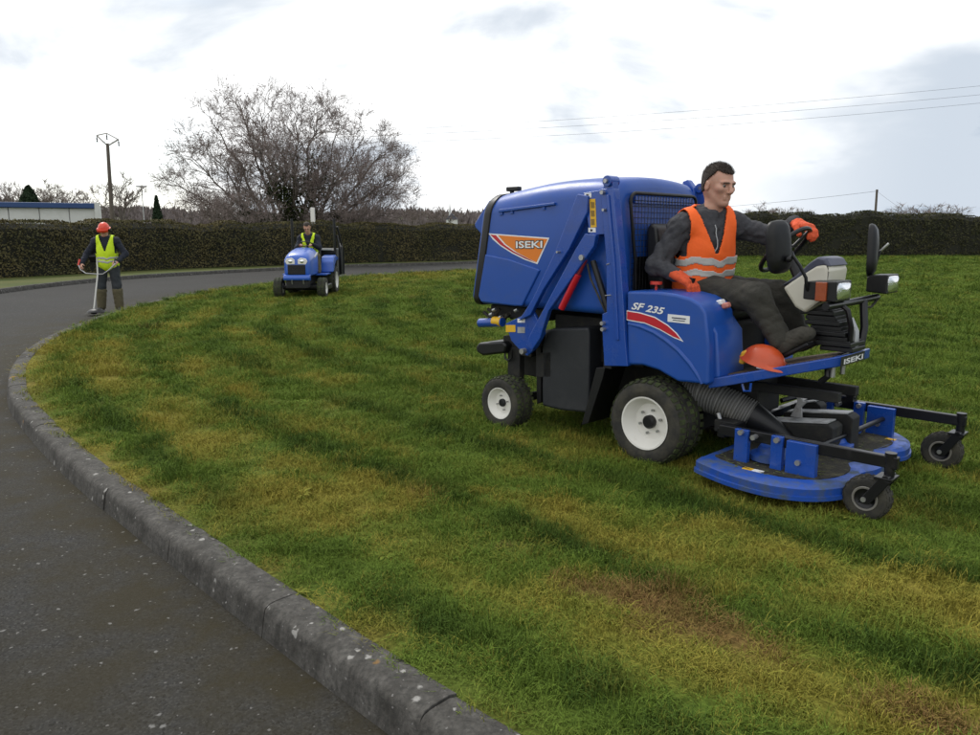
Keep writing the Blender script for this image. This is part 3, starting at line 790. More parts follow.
V, F = leaf_cloud(cc, np.tile((0, -.5, .5), (len(cc), 1)), 0.17, 0.9, r)
iv = np_obj('ivy', V, F, M['ivy'], root); iv['kind'] = 'stuff'; iv['label'] = 'dark green ivy leaves'
# swelling buds that give the crown its purple haze
e = np.array([tuple(q) for q in ends]); e = np.concatenate([e + r.normal(0, .12, e.shape) for _ in range(1)])
V, F = leaf_cloud(e, np.tile((0, 0, 1.0), (len(e), 1)), 0.08, 1.0, r)
bd = np_obj('buds', V, F, mat('buds', (0.19, 0.145, 0.145), 0.9, var=0.3, vscale=1), root); bd['kind'] = 'stuff'

# --- scrub of bare branches standing in the hedge behind the tractor
for (px, Y, label) in ((352, 41.0, 'brown leafless shrub standing in the hedge right of the tractor'), (250, 37.5, 'brown leafless shrub standing in the hedge left of the tractor')):
    p = yd(px, 240, Y); rt = thing('bare_shrub', label, 'shrub', (float(p[0]), Y, 0.0))
    rs = random.Random(px); tg = [(rs.gauss(0, 1.1), rs.gauss(0, .5), rs.uniform(2.2, 3.3)) for _ in range(12)]
    lb, tw, _e = branch_tree(tg, [(x * .25, 0, .05) for x, y, z in tg], px, 2, 0.028, 0.008, (11, 7), (0.75, 0.4), 0.5)
    lb.obj('stem', M['bark'], rt, fix=False); q = tw.obj('crown', M['twig'], rt, smooth=0, fix=False); q['kind'] = 'stuff'

# --- small far trees: one bare prototype, copied
def small_tree(seed, h, w):
    rs = random.Random(seed); tg = [(rs.gauss(0, w * .28), rs.gauss(0, w * .28), h * rs.uniform(.7, 1.0)) for _ in range(9)]
    return branch_tree(tg, [(0, 0, h * rs.uniform(.12, .35)) for _ in tg], seed, 2, h * 0.012, h * 0.0028, (9, 8), (h * .22, h * .11), 0.5)
protos = []
for sd in (3, 8):
    lb, tw, _e = small_tree(sd, 8.0, 5.5)
    lb.tube([(0, 0, -.1), (0, 0, 1.5), (0.05, 0, 3.2)], [0.16, 0.13, 0.09], 6)
    protos.append((lb.mesh('limbs', 0, False), tw.mesh('twigs', 0, False)))
    protos[-1][0].materials.append(M['bark']); protos[-1][1].materials.append(M['twig'])
def bare(px, py_top, Y, k, label, wide=1.0):
    p = yd(px, py_top, Y); rt = thing('bare_tree', label, 'tree', (float(p[0]), Y, -0.1), random.uniform(0, 6.28), 'bare trees beyond the hedges')
    sc = (p[2] + .1) / 8.0
    for nm, me in zip(('trunk', 'crown'), protos[k]):
        o = bpy.data.objects.new(nm, me); COL.objects.link(o); o.parent = rt; o.scale = (sc * wide, sc * wide, sc)
for a in ((8, 184, 150, 0, 'bare tree at the left picture edge above the blue roof', 1), (42, 184, 165, 1, 'bare tree just right of the dark conifer above the blue roof', 1.2),
          (60, 187, 150, 0, 'smaller bare tree above the middle of the blue roof', 1), (118, 178, 90, 1, 'bare tree right behind the tall utility pole', 1.1), (88, 194, 140, 0, 'low bare tree above the right end of the blue roof', 1.3),
          (768, 206, 95, 1, 'small bare treetop over the dark hedge beside the drivers shoulder', 1.6), (790, 209, 100, 0, 'faint bare treetop over the dark hedge above the left glove', 1.8),
          (905, 207, 120, 1, 'bare treetop over the dark hedge just right of the thin pole', 2.0), (938, 206, 120, 0, 'rounded bare treetop over the dark hedge near the right edge', 2.4),
          (443, 208, 150, 0, 'bare tree on the skyline left of the collector', 1.5), (412, 207, 170, 1, 'bare tree on the skyline below the big trees right side', 1.5)): bare(*a)
def conifer(px, py_top, Y, w, label):
    p = yd(px, py_top, Y); h = p[2]; rt = thing('conifer', label, 'tree', (float(p[0]), Y, 0.0), 0, 'dark conifers on the skyline')
    mb = MB(); mb.tube([(0, 0, -.1), (0, 0, h * .9)], [.25, .06], 6); mb.obj('trunk', M['bark'], rt)
    r = np.random.default_rng(int(px)); n = 5000; t = r.uniform(0.1, 1, n) ** 0.9; rad = w * (1 - t) ** .75 * np.sqrt(r.uniform(.35, 1, n)); a = r.uniform(0, 6.28, n)
    P = np.stack([rad * np.cos(a), rad * np.sin(a), t * h], 1); V, F = leaf_cloud(P, np.stack([np.cos(a), np.sin(a), a * 0 + .3], 1), 0.5, .7, r)
    f = np_obj('crown', V, F, M['conifer'], rt); f['kind'] = 'stuff'
conifer(28, 186, 110, 3.4, 'dark green cone shaped conifer above the blue roof')
conifer(156, 196, 160, 1.7, 'small dark conifer on the skyline left of the big bare tree')

# --- hills and far woods
hm = MB(); prof = []
for i in range(161):
    x = -420 + i * 6.0
    px = 490 + 769 * x / 330.0
    z = np.interp(px, [-600, 0, 60, 110, 170, 260, 330, 400, 480, 560, 700, 900, 1300], [19, 18.0, 14.5, 14, 12.5, 11, 11, 11.5, 11, 10, 8, 6, 5]) - 3.0
    prof.append((x, z + 1.2 * (float(fbm(np.array([x * .03]), np.array([1.0]), 4)[0]) - .5)))
ring = [[(x, 235, -0.3), (x, 262, z * .45), (x, 295, z * .8), (x, 330, z), (x, 420, z * .7), (x, 560, -0.3)] for x, z in prof]
vsx = [p for q in ring for p in q]; fs = [(i * 6 + j, i * 6 + j + 1, i * 6 + j + 7, i * 6 + j + 6) for i in range(160) for j in range(5)]
hm.add(vsx, fs); tag(hm.obj('hills', M['fargreen'], smooth=60), kind='structure')
r = np.random.default_rng(21); n = 3600
x = r.uniform(-400, 420, n); d = r.uniform(0, 1, n); Y = 245 + d * 88
zt = np.interp(x, [p[0] for p in prof], [p[1] for p in prof]); zb = zt * np.interp(Y, [235, 262, 295, 330], [0, .45, .8, 1.0])
h = r.uniform(2.2, 4.6, n) * (0.7 + .6 * fbm(x * .04, Y * .04, 3, 2)); wv, wf = [], []
for k in range(n):
    for _ in range(7):
        a = r.uniform(0, 6.28); lx_, ly_ = r.normal(0, .9, 2); b0 = np.array((x[k] + lx_ * .5, Y[k] + ly_ * .5, zb[k] - .2)); t0 = np.array((x[k] + lx_ * 1.6, Y[k] + ly_ * 1.6, zb[k] + h[k] * r.uniform(.6, 1.0)))
        w_ = r.uniform(.12, .34); o = len(wv); ca, sa = math.cos(a) * w_, math.sin(a) * w_; md = (b0 + t0) / 2 + r.normal(0, .25, 3)
        wv += [b0, md + (ca * 2.2, sa * 2.2, 0), t0, md - (ca * 2.2, sa * 2.2, 0)]; wf.append((o, o + 1, o + 2, o + 3))
fw = np_obj('distant_wood', np.array(wv), wf, M['farwood']); tag(fw, 'purple brown leafless wood covering the low hills on the skyline', 'wood', kind='stuff')

# --- long white shed with blue roof
M['shedw'] = mat('white_cladding', (0.60, 0.60, 0.58), 0.6, var=0.08, vscale=0.7, dirt=(0.35, 0.34, 0.30), dscale=0.8, dlo=0.5, dhi=0.8, damt=0.4)
M['shedr'] = mat('blue_roof', (0.018, 0.055, 0.17), 0.5, var=0.12, vscale=0.6)
SY = 62.0
x1 = float(yd(98.5, 215, SY)[0]); zr = float(yd(60, 203.5, SY)[2]); ze = float(yd(60, 208.5, SY)[2])
rt = thing('warehouse', 'long low white building with a blue roof edge behind the hedge', 'building', (x1, SY, 0.0), math.radians(26.0))
for k in range(14):
    xa = -(k + 1) * 1.5 * 1.35
    MB().bx(xa + 0.03, xa + 1.5 * 1.35 - 0.03, -0.06, 0.1, -0.1, ze - 0.02).obj('wall_panel', M['shedw'], rt, bevel=0.02)
MB().bx(-28.4, -0.02, 0.1, 14, -0.1, ze - 0.05).obj('wall', M['shedw'], rt)
MB().prism([(-0.35, ze), (-0.35, zr), (0.1, zr + .02), (14.4, zr + .02), (14.4, ze)], -28.6, -0.25, 'x').obj('roof', M['shedr'], rt, bevel=0.03)
MB().bx(-0.25, 0.12, -0.3, 14.3, -0.1, zr + 0.06).obj('gable_trim', M['shedw'], rt, bevel=0.03)

# --- utility pole with V shaped arm, and its wires
M['pole'] = mat('weathered_wood_pole', (0.115, 0.095, 0.078), 0.9, var=0.3, vscale=3, bump=0.3)
M['wire'] = mat('wire', (0.05, 0.05, 0.055), 0.6, var=0.1)
UY = 52.0
u0, utop = yd(112.5, 232, UY), yd(107.5, 143.5, UY)
P0 = Vector((float(u0[0]), UY, 0.0))
rt = thing('utility_pole', 'tall brown wooden utility pole with pale V shaped arm behind the hedge', 'pole', P0)
tp = Vector(utop.tolist()) - P0
MB().tube([(0, 0, -.2), tp * .5, tp], [0.15, 0.13, 0.10], 12).obj('post', M['pole'], rt)
brace = Vector(yd(116, 232, UY).tolist()) - P0; brace.z = 0
MB().tube([brace + Vector((0, 0, -.2)), tp * 0.55], [0.07, 0.06], 8).obj('brace', M['pole'], rt)
la, ra, ma = [Vector(yd(a, b, UY).tolist()) - P0 for a, b in ((96.6, 135.4), (118.4, 139.5), (106.5, 133.2))]
mb = MB(); mb.tube([tp - Vector((0, 0, .15)), la], 0.05, 6); mb.tube([tp - Vector((0, 0, .15)), ra], 0.05, 6); mb.tube([la, ma, ra], 0.04, 6)
mb.obj('cross_arm', mat('galvanised_arm', (0.45, 0.42, 0.40), 0.6, var=0.15), rt)
INS = []
for q in (la, ma, ra):
    e = q + Vector((0, 0, -0.42)); MB().lathe([(0.02, 0), (0.055, .06), (0.03, .12), (0.055, .2), (0.03, .28), (0.02, .42)], e, (0, 0, 1), 8).obj('insulator', M['black'], rt); INS.append(P0 + e)
def wire(p, q, sag, label, r=0.007, grp='power lines'):
    p, q = Vector(p), Vector(q); n = 28; mid = p
    mb = MB(); mb.tube([p.lerp(q, i / n) - Vector((0, 0, sag * 4 * (i / n) * (1 - i / n))) - p for i in range(n + 1)], r, 5, True)
    o = mb.obj('power_line', M['wire']); o.location = p; tag(o, label, 'wire', grp)
ends_r = [yd(1060, b, 44.0) for b in (78, 87, 95)]
for i, (a, e, nm) in enumerate(zip((INS[1], INS[0], INS[2]), ends_r, ('topmost', 'middle', 'lowest'))):
    wire(a, e, 0.55 + .1 * i, nm + ' of the three overhead wires crossing the sky above the driver')
for i, (a, e, nm) in enumerate(zip((INS[1], INS[0], INS[2]), [yd(-60, b, 62.0) for b in (158, 163, 168)], ('topmost', 'middle', 'lowest'))):
    wire(a, e, 0.3, nm + ' of the faint wires left of the tall pole', 0.006)
RY = 75.0
q0, q1 = yd(874.5, 232, RY), yd(877, 189.5, RY)
rt = thing('utility_pole', 'thin dark utility pole rising over the dark right hedge', 'pole', (float(q0[0]), RY, 0.0))
MB().tube([(0, 0, -.2), (float(q1[0] - q0[0]), 0, float(q1[2]))], [0.13, 0.10], 10).obj('post', M['pole'], rt)
MB().tube([(float(q1[0] - q0[0]) - .03, -.14, float(q1[2]) - .25), (float(q1[0] - q0[0]) + .03, -.14, float(q1[2]) - .1)], 0.05, 8).obj('insulator', M['black'], rt)
wire((q1[0], RY, q1[2] - .15), yd(560, 214, 95.0), 0.5, 'thin wire running left from the thin pole behind the drivers head', 0.014, 'phone lines')
wire((q1[0], RY, q1[2] - .15), yd(912, 216, 60.0), 0.05, 'stay wire sloping down right of the thin pole', 0.010, 'phone lines')
# far lamp post and white marker post
q = yd(141.5, 187, 120.0); rt = thing('street_lamp', 'tiny far street lamp between the pole and the bare tree', 'lamp post', (float(q[0]), 120.0, -0.1))
MB().tube([(0, 0, 0), (0, 0, float(q[2]) + .1)], [.10, .06], 8).obj('post', M['steel'], rt)
MB().box((0, 0, float(q[2]) + .18), (1.6, .35, .18)).obj('lamp_head', M['pgrey'], rt, bevel=.05)
q = yd(312.5, 207, 38.2); rt = thing('marker_post', 'pale post with white cap standing before the hedge behind the tractor', 'post', (float(q[0]), 38.2, -0.05))
MB().tube([(0, 0, -.1), (0, 0, float(q[2]))], [.07, .06], 10).obj('post', mat('pale_concrete', (.33, .33, .31), .8), rt)
MB().bx(-.10, .10, -.08, .08, float(q[2]) - .75, float(q[2]) + .02).obj('cap', M['white'], rt, bevel=.02)
q = yd(452, 222, 230.0); rt = thing('farmhouse', 'tiny white house with spire on the far hillside left of the collector', 'building', (float(q[0]), 230.0, float(q[2]) - 2.5))
MB().bx(-1.6, 1.6, -1.5, 1.5, -6, 3.2).obj('wall', M['shedw'], rt); MB().prism([(-1.9, 3.2), (1.9, 3.2), (0, 5.0)], -1.7, 1.7, 'y').obj('roof', M['pgrey'], rt)
MB().tube([(-.6, 0, 3.5), (-.6, 0, 8.5)], [.45, .05], 6).obj('spire', M['shedw'], rt)
# ------------------------------------------------------------------ the big blue ride-on mower with high-tip collector
mower = thing('ride_on_mower', 'large blue ride-on front mower with raised grass collector on the lawn', 'mower', tuple(MO.tolist()), -math.pi / 4)
def part(mb, name, m_, parent=mower, **k): return mb.obj(name, M[m_] if isinstance(m_, str) else m_, parent, **k)
def both(pts, a, b, name, m_, **k):
    """prism in the side plane on the near (negative y) and far side"""
    n_ = part(MB().prism(pts, -b, -a), name, m_, **k); part(MB().prism(pts, a, b), name, m_, **k); return n_
def wheel(parent, c, side, R, W, rr, depth, nuts, tread_n, name='wheel', mats=('white', 'rubber', 'tread')):
    """c: centre of tyre; side -1 near. rim mesh is the wheel, tyre etc. are sub-parts"""
    o = thing('tmp', None, None); bpy.data.objects.remove(o)
    ax = (0, side, 0); h = W / 2
    rim = MB(); t = 0.006
    rim.lathe([(rr * 0.88, -h * .9), (rr * .98, -h * .88), (rr * 0.9, -h * .6), (rr * .9, h - depth * .9), (rr * .97, h * .92), (rr * 1.03, h * .97), (rr * 1.03, h * 1.0), (rr * .97, h * .99), (rr * .9, h * .8), (rr * .80, h - depth * .72), (rr * .70, h - depth), (rr * .3, h - depth), (rr * .25, h - depth * .92), (0.002, h - depth * .92)], (0, 0, 0), ax, 48)
    w = part(rim, name, mats[0], parent, smooth=40); w.location = c
    ty = MB(); s = R * 0.93
    ty.lathe([(rr * .97, -h * .9), (rr * 1.05, -h), (s * .9, -h * 1.03), (s, -h * .96), (R * .985, -h * .72), (R, -h * .3), (R, h * .3), (R * .985, h * .72), (s, h * .96), (s * .94, h * 1.02), (s * .80, h * 1.04), (rr * 1.12, h * 1.01), (rr * 1.0, h * .92)], (0, 0, 0), ax, 56, closed=True)
    tyre = part(ty, 'tyre', mats[1], w, smooth=50)
    tr = MB(); rows = 5
    for k in range(tread_n):
        for j in range(rows):
            a = 2 * math.pi * (k + 0.5 * (j % 2)) / tread_n; hh = (j - (rows - 1) / 2) / ((rows - 1) / 2) * h * .82
            q = R * (1.0 if abs(hh) < h * .5 else .975)
            Rm = Matrix.Rotation(a, 3, 'Y') @ Matrix.Rotation(0.35 if j % 2 else -0.35, 3, 'Z')
            tr.box(Matrix.Rotation(a, 3, 'Y') @ Vector((q, hh, 0)), (R * .026, h * .30, 2 * math.pi * R / tread_n * .62), Rm)
    part(tr, 'tread', mats[2], w, smooth=0)
    hb = MB(); hb.lathe([(rr * .26, h - depth), (rr * .26, h - depth * .6), (rr * .2, h - depth * .45), (0.002, h - depth * .45)], (0, 0, 0), ax, 24); part(hb, 'hub_cap', 'black', w)
    for k in range(nuts):
        a = 2 * math.pi * k / nuts + .3; q = rr * .47
        c0 = Vector((q * math.cos(a), side * (h - depth + .004), q * math.sin(a)))
        MB().cyl(c0, c0 + Vector((0, side * .018, 0)), rr * .055, n=6).obj('wheel_nut', M['steel'], w)
    return w
wheel(mower, (0.0, -0.488, 0.272), -1, 0.283, 0.265, 0.172, 0.085, 6, 34)
wheel(mower, (0.0, 0.488, 0.272), 1, 0.283, 0.265, 0.172, 0.085, 6, 34)
wheel(mower, (-1.326, -0.53, 0.197), -1, 0.205, 0.18, 0.120, 0.05, 4, 30)
wheel(mower, (-1.326, 0.53, 0.197), 1, 0.205, 0.18, 0.120, 0.05, 4, 30)

# --- collector
def rrect(yh, z0, zt, rb, rt, crown, na=6):
    pts = []
    for (cy, cz, r, a0) in ((yh - rb, z0 + rb, rb, -90), (yh - rt, zt - rt, rt, 0), (-(yh - rt), zt - rt, rt, 90), (-(yh - rb), z0 + rb, rb, 180)):
        for i in range(na + 1):
            a = math.radians(a0 + 90 * i / na); pts.append([cy + r * math.cos(a), cz + r * math.sin(a)])
        if a0 == 0:
            for i in range(1, 8): pts.append([(yh - rt) * (1 - 2 * i / 8), zt])
    for p_ in pts:
        w_ = max(0.0, (p_[1] - (zt - rt)) / rt); p_[1] += crown * (1 - (p_[0] / yh) ** 2) * w_
    return pts
YH, ZB = 0.535, 0.945
def xrear(z): return -1.648 + (z - 0.95) * (0.155 / 0.835)
def xfront(z): return -0.315 - (z - 0.95) * 0.02
zx, zv = [-1.6, -1.5, -1.3, -1.0, -0.75, -0.5, -0.31], [1.745, 1.765, 1.80, 1.838, 1.852, 1.85, 1.83]
def cring(s, inset=0.0, dx=0.0, grow=0.0):
    xm = xrear(1.8) * (1 - s) + xfront(1.8) * s
    zt = float(np.interp(xm, zx, zv)) - inset + grow
    return [(xrear(z) * (1 - s) + xfront(z) * s + dx, y, z) for (y, z) in rrect(YH - inset + grow, ZB + inset - grow, zt, 0.06, 0.13, 0.045)]
rings = [cring(s) for s in (0.0, 0.1, 0.2, 0.3, 0.4, 0.5, 0.6, 0.7, 0.8, 0.88, 0.94)]
for a in (20, 40, 60, 80, 90):
    a = math.radians(a); r_ = 0.07; rings.append(cring(0.94 + 0.06 * math.sin(a), r_ * (1 - math.cos(a))))
collector = part(MB().loft(rings), 'grass_collector', 'bluep', smooth=30)
part(MB().loft([cring(0, 0.02, -0.05), cring(0, -.004, -0.05), cring(0, -.010, -0.03), cring(0, -.010, 0.018), cring(0, 0.002, 0.028)]), 'rubber_seal', 'black', collector, smooth=30)
door = part(MB().loft([cring(0, 0.004, -0.045), cring(0, 0.012, -0.075), cring(0, 0.05, -0.105), cring(0, 0.14, -0.125), cring(0, 0.3, -.13)]), 'rear_door', 'bluep', smooth=30)
part(MB().prism([(-1.53, 1.765), (-1.60, 1.75), (-1.765, 1.575), (-1.762, 1.545), (-1.70, 1.50), (-1.62, 1.30), (-1.55, 1.30)], -0.46, 0.46), 'door_hood', 'bluep', door, bevel=0.025, seg=3)
part(MB().prism([(-1.66, 1.25), (-1.80, 1.18), (-1.80, 1.10), (-1.70, 1.02)], -0.40, 0.40), 'door_step', 'bluep', door, bevel=0.02, seg=3)
# lower side panel, proud of the side, and the upper grip ledge
pan = S(-YH, [(486, 254), (510, 259), (538, 268.5), (541, 270), (523, 306), (516, 306), (482, 302), (479, 296)])
for sgn in (-1, 1): part(MB().prism(pan, sgn * (YH - .02), sgn * (YH + .013)), 'side_panel', 'bluep', collector, bevel=0.012, seg=3)
led = S(-YH, [(500, 209.5), (556, 202.5), (556, 205), (500, 212.5)])
for sgn in (-1, 1):
    g_ = part(MB().prism(led, sgn * (YH - .02), sgn * (YH + .020)), 'grip_ledge', 'bluep', collector, bevel=0.004)
    lo = S(-YH, [(500, 212.5), (504, 212), (504, 215), (500, 215.5)]); 
for (a, b) in (((500, 212.2), (503.2, 211.8)), ((511, 210.8), (513.5, 210.5)), ((543, 206.8), (545.5, 206.5))):
    q = S(-YH, [a, b, (b[0], b[1] + 3.0), (a[0], a[1] + 3.0)]); part(MB().prism(q, -YH - .010, -YH + .02), 'grip_rib', 'bluep', collector)
# roof knob
kb = L(512, 193, y=-0.25); kn = MB(); kn.cyl((kb[0], -.25, kb[2] - .04), (kb[0], -.25, kb[2] + .02), .018, n=12); kn.box((kb[0] + .02, -.25, kb[2] + .03), (.13, .05, .035)); part(kn, 'roof_catch', 'black', collector, bevel=.008)

# decal on the side
def decal(pts, name, m_, lift, parent): return part(MB().prism(S(-YH, pts), -YH - lift, -YH + .003), name, m_, parent, smooth=0)
dc = decal([(488.5, 233.3), (549.5, 237.8), (537.5, 264.2), (525, 259.8), (512, 253.3), (500, 245.6), (493, 239.5)], 'side_decal', 'wprint', 0.0018, collector)
decal([(498.2, 235.2), (547.8, 239.0), (536.7, 262.3), (530, 259.2), (517, 252.2), (506, 244.2)], 'decal_field', 'orange', 0.0032, dc)
decal([(490.5, 234.6), (496.0, 235.2), (504.5, 244.6), (516, 252.9), (529, 260.0), (536, 262.6), (525.5, 258.6), (512.5, 252.1), (500.5, 244.5)], 'decal_stripe', 'red', 0.0036, dc)
t0, t1 = L(516.5, 248.2, y=-YH), L(543, 240.5, y=-YH); rise = L(543, 248.0, y=-YH)[2] - t0[2]
for (dy, m_, bold, gr) in ((-.0042, 'bprint', .06, .006), (-.0056, 'wprint', .02, 0)):
    text_obj('lettering', 'ISEKI', t1[0] - t0[0] + gr * 2, (t1[2] - t0[2]) * 0.88 + gr * 2, (t0[0] - gr, -YH + dy, t0[2] - gr), (math.pi / 2, -math.atan2(rise, t1[0] - t0[0]), 0), M[m_], dc, 0.0, bold)

# --- lift frame: posts, arms, plates, rams (near and far side)
YP = 0.62
post = S(-YP, [(600, 189), (612.5, 188), (613, 191), (620, 260), (623, 300), (625, 340), (627.5, 366.5), (604, 366), (602, 330), (602, 314), (606.5, 312), (606, 260)])
pn = both(post, YP - .075, YP, 'lift_post', 'blue', bevel=.006)
rib = S(-YP, [(606.8, 195), (609.6, 195), (615.5, 262), (619.5, 340), (616.5, 340), (612.7, 262)])
both(rib, YP - .01, YP + .012, 'post_rib', 'blue', bevel=.004)
cap = L(607.5, 181, y=-YP)
for sgn in (-1, 1):
    yy = sgn * (YP - .04); mb = MB(); mb.cyl((cap[0], yy - .05, cap[2]), (cap[0], yy + .05, cap[2]), .036, n=20); mb.prism([(cap[0] - .035, cap[2]), (cap[0] + .035, cap[2]), (cap[0] + .045, cap[2] - .09), (cap[0] - .05, cap[2] - .09)], yy - .03, yy + .03); part(mb, 'pivot_boss', 'blue', bevel=.004)
    mb = MB(); mb.cyl((cap[0], sgn * (YP + .03), cap[2]), (cap[0], sgn * (YP - .09), cap[2]), .014, n=12); part(mb, 'pivot_pin', 'steel')
gus = S(-YP, [(581, 192.5), (600, 190), (606.5, 234), (588, 235), (584.5, 215)])
both(gus, YP - .055, YP - .022, 'gusset_plate', 'blue', bevel=.003)
arm1 = S(-YP, [(577, 194), (588, 196), (587, 212), (569, 249), (543, 289.5), (530, 315), (518, 321), (531.7, 300), (555.6, 250), (566, 222)])
both(arm1, YP - .045, YP - .002, 'lift_arm', 'blue', bevel=.006)
arm2 = S(-YP, [(586, 233.5), (597, 235), (595, 246), (549.5, 311), (541, 338), (533, 350), (527, 345), (531, 334), (576, 250)])
both(arm2, YP - .03, YP + .012, 'lift_arm', 'blue', bevel=.006)
low = S(-YP, [(502.5, 324), (519, 316), (530, 312), (541, 334), (537, 341), (533, 348), (524, 356.5), (519, 353), (508, 341)])
both(low, YP - .06, YP - .034, 'lower_plate', 'blue', bevel=.004)
def bolt(px, py, y=-YP, r=.014, m_='steel', d=.02): 
    q = L(px, py, y=y); part(MB().cyl((q[0], y + .01, q[2]), (q[0], y - d, q[2]), r, n=8), 'bolt', m_)
for b_ in ((583.5, 257.5, .02), (604, 192.5, .014), (605.5, 210, .010), (604, 323, .014), (604.5, 329, .014), (524, 351, .022), (559.5, 252, .008)): bolt(b_[0], b_[1], -YP, b_[2], 'steel', .03)
def sticker(pts, m_, y=-YP, lift=.002, parent=mower, name='sticker'): return part(MB().prism(S(y, pts), y - lift, y + .004), name, m_, parent, smooth=0)
yg = -(YP - .022)
sticker([(589.6, 199), (595.4, 198.8), (596.6, 227.2), (590.8, 227.6)], 'yellow', yg); 
for k in range(3): sticker([(591, 202 + k * 8.5), (594.6, 202 + k * 8.5), (594.9, 208 + k * 8.5), (591.4, 208 + k * 8.5)], mat('label_print', (.25, .15, .02), .5), yg, .0035)
for (a, b, c_, d) in ((584.5, 192.8, 591.5, 197.6), (588.5, 227.8, 595.8, 232.3)):
    sticker([(a, b), (c_, b), (c_, d), (a, d)], 'wprint', yg); sticker([(a + 2, b + 1.2), (a + 4.5, b + 1.6), (a + 4, d - 1), (a + 2, d - 1)], 'bprint', yg, .0035)
yl = -(YP - .034)
sticker([(506, 325), (515.5, 325), (515.5, 332), (506, 332)], 'yellow', yl); sticker([(517.6, 318.6), (525, 318.6), (525, 322.6), (517.6, 322.6)], 'wprint', yl); sticker([(517.6, 327), (525, 327), (525, 333), (517.6, 333)], 'silver', yl)
for sgn in (-1, 1):
    y_ = sgn * (YP - .02); p0, p1 = L(584, 259, y=-YP), L(559.5, 309, y=-YP)
    a_, b_ = Vector((p0[0], y_, p0[2])), Vector((p1[0], y_, p1[2])); md = a_.lerp(b_, .30)
    ram = part(MB().cyl(md, b_, .024, n=16), 'hydraulic_ram', 'red', bevel=.003); part(MB().cyl(a_, md, .015, n=12), 'ram_rod', mat('ram_rod_red', (.22, .02, .03), .35), ram)
    p0, p1 = L(589.5, 261, y=-YP), L(605.5, 313, y=-YP); part(MB().tube([(p0[0], y_ * .97, p0[2]), (p1[0], y_ * .97, p1[2])], [.020, .022], 12), 'gas_strut', 'black')
    part(MB().tube([(p0[0] - .04, y_ * .985, p0[2] - .02), (p0[0] - .01, y_ * .985, p0[2] - .12), (p1[0] - .02, y_ * .985, p1[2])], .007, 6), 'hydraulic_hose', 'rubber')
for (a, b) in (((606.5, 264.5), (609.5, 263.5)), ((605, 295.6), (611, 295.0))):
    p0, p1 = L(*a, y=-YP - .004), L(*b, y=-YP - .004); part(MB().cyl(p0, p1, .003, n=6), 'clip', 'steel')
# crossbeam joining the two frames at the rear, hydraulics and bumper below the collector
part(MB().bx(-1.10, -1.02, -.56, .56, .66, .74).bx(-.40, -.33, -.54, .54, .58, .66), 'cross_beam', 'dark', bevel=.006)
q0, q1 = L(480, 323, y=-.5), L(503, 322, y=-.5)
part(MB().cyl((q0[0], -.5, q0[2]), (q1[0], -.5, q1[2]), .036, n=16), 'hydraulic_block', 'blue', bevel=.004)
part(MB().cyl((q1[0] - .10, -.5, q1[2] - .002), (q1[0] - .01, -.5, q1[2] + .0), .038, n=16), 'warning_band', 'yellow')
mb = MB()
for k, (a, b) in enumerate((((484, 312), (500, 309)), ((497, 316), (508, 314)), ((488, 309), (512, 313)), ((505, 311), (519, 312)))):
    p0, p1 = L(*a, y=-.47 + .03 * k), L(*b, y=-.47 + .03 * k); mb.tube([p0, ((p0[0] + p1[0]) / 2, p0[1], p0[2] - .05), p1], .014, 8)
part(mb, 'hydraulic_hose', 'rubber')
for (a, b) in ((493, 310.5), (499, 318), (490, 315), (515, 311)):
    p0 = L(a, b, y=-.50); part(MB().cyl(p0, (p0[0] + .03, p0[1], p0[2] + .012), .014, n=8), 'fitting', 'steel')
part(MB().bx(-1.62, -1.05, -.42, .42, .84, .935), 'collector_frame', 'dark', bevel=.01)
bp = S(-.5, [(480, 342.5), (504, 341), (508, 345), (506, 353), (484, 355.5), (478, 352), (477, 347)])
part(MB().prism(bp, -.52, .52), 'rear_bumper', 'black', bevel=.02, seg=3)
lp = [L(a, b, y=-.48) for a, b in ((505, 352), (505, 358), (508, 360.5), (512, 358), (512, 350))]; part(MB().tube(lp, .008, 6), 'tow_loop', 'blacks')
# tank
tk = S(-.50, [(541.5, 345), (546, 331), (552, 328.5), (588, 327), (589, 334), (588.5, 413.5), (560, 410.5), (541.5, 406)])
part(MB().prism(tk, -.50, -.10), 'fuel_tank', 'tank', bevel=.022, seg=3)
tk2 = [(x_, z_) for x_, z_ in tk]; part(MB().prism(tk2, .10, .50), 'fuel_tank', 'tank', bevel=.022, seg=3)
# chassis, axles, mud strips
part(MB().bx(-1.5, .55, -.16, .16, .34, .62).bx(-1.0, -.2, -.35, .35, .58, .90), 'chassis', 'dark', bevel=.01)
part(MB().cyl((0, -.4, .272), (0, .4, .272), .07, n=16).bx(-.16, .16, -.16, .16, .17, .42), 'front_axle', 'dark', bevel=.01)
part(MB().cyl((-1.326, -.46, .197), (-1.326, .46, .197), .035, n=12).bx(-1.39, -1.26, -.46, -.40, .15, .62).bx(-1.39, -1.26, .40, .46, .15, .62).bx(-1.45, -1.15, -.45, .45, .56, .70), 'rear_axle', 'dark', bevel=.008)
ms = S(-.47, [(536, 346), (541, 346), (541, 402), (537, 404)]); both(ms, .40, .47, 'mud_strip', 'black')
cl = S(-.60, [(521, 354), (536, 352), (536, 378), (521, 378)]); both([(x_ + .06, z_) for x_, z_ in cl], .42, .50, 'rear_upright', 'dark', bevel=.005)
mf = S(-.46, [(604, 366), (613, 366), (611, 375), (596, 421), (589, 423)]); both(mf, .30, .55, 'mud_flap', 'black', bevel=.004)

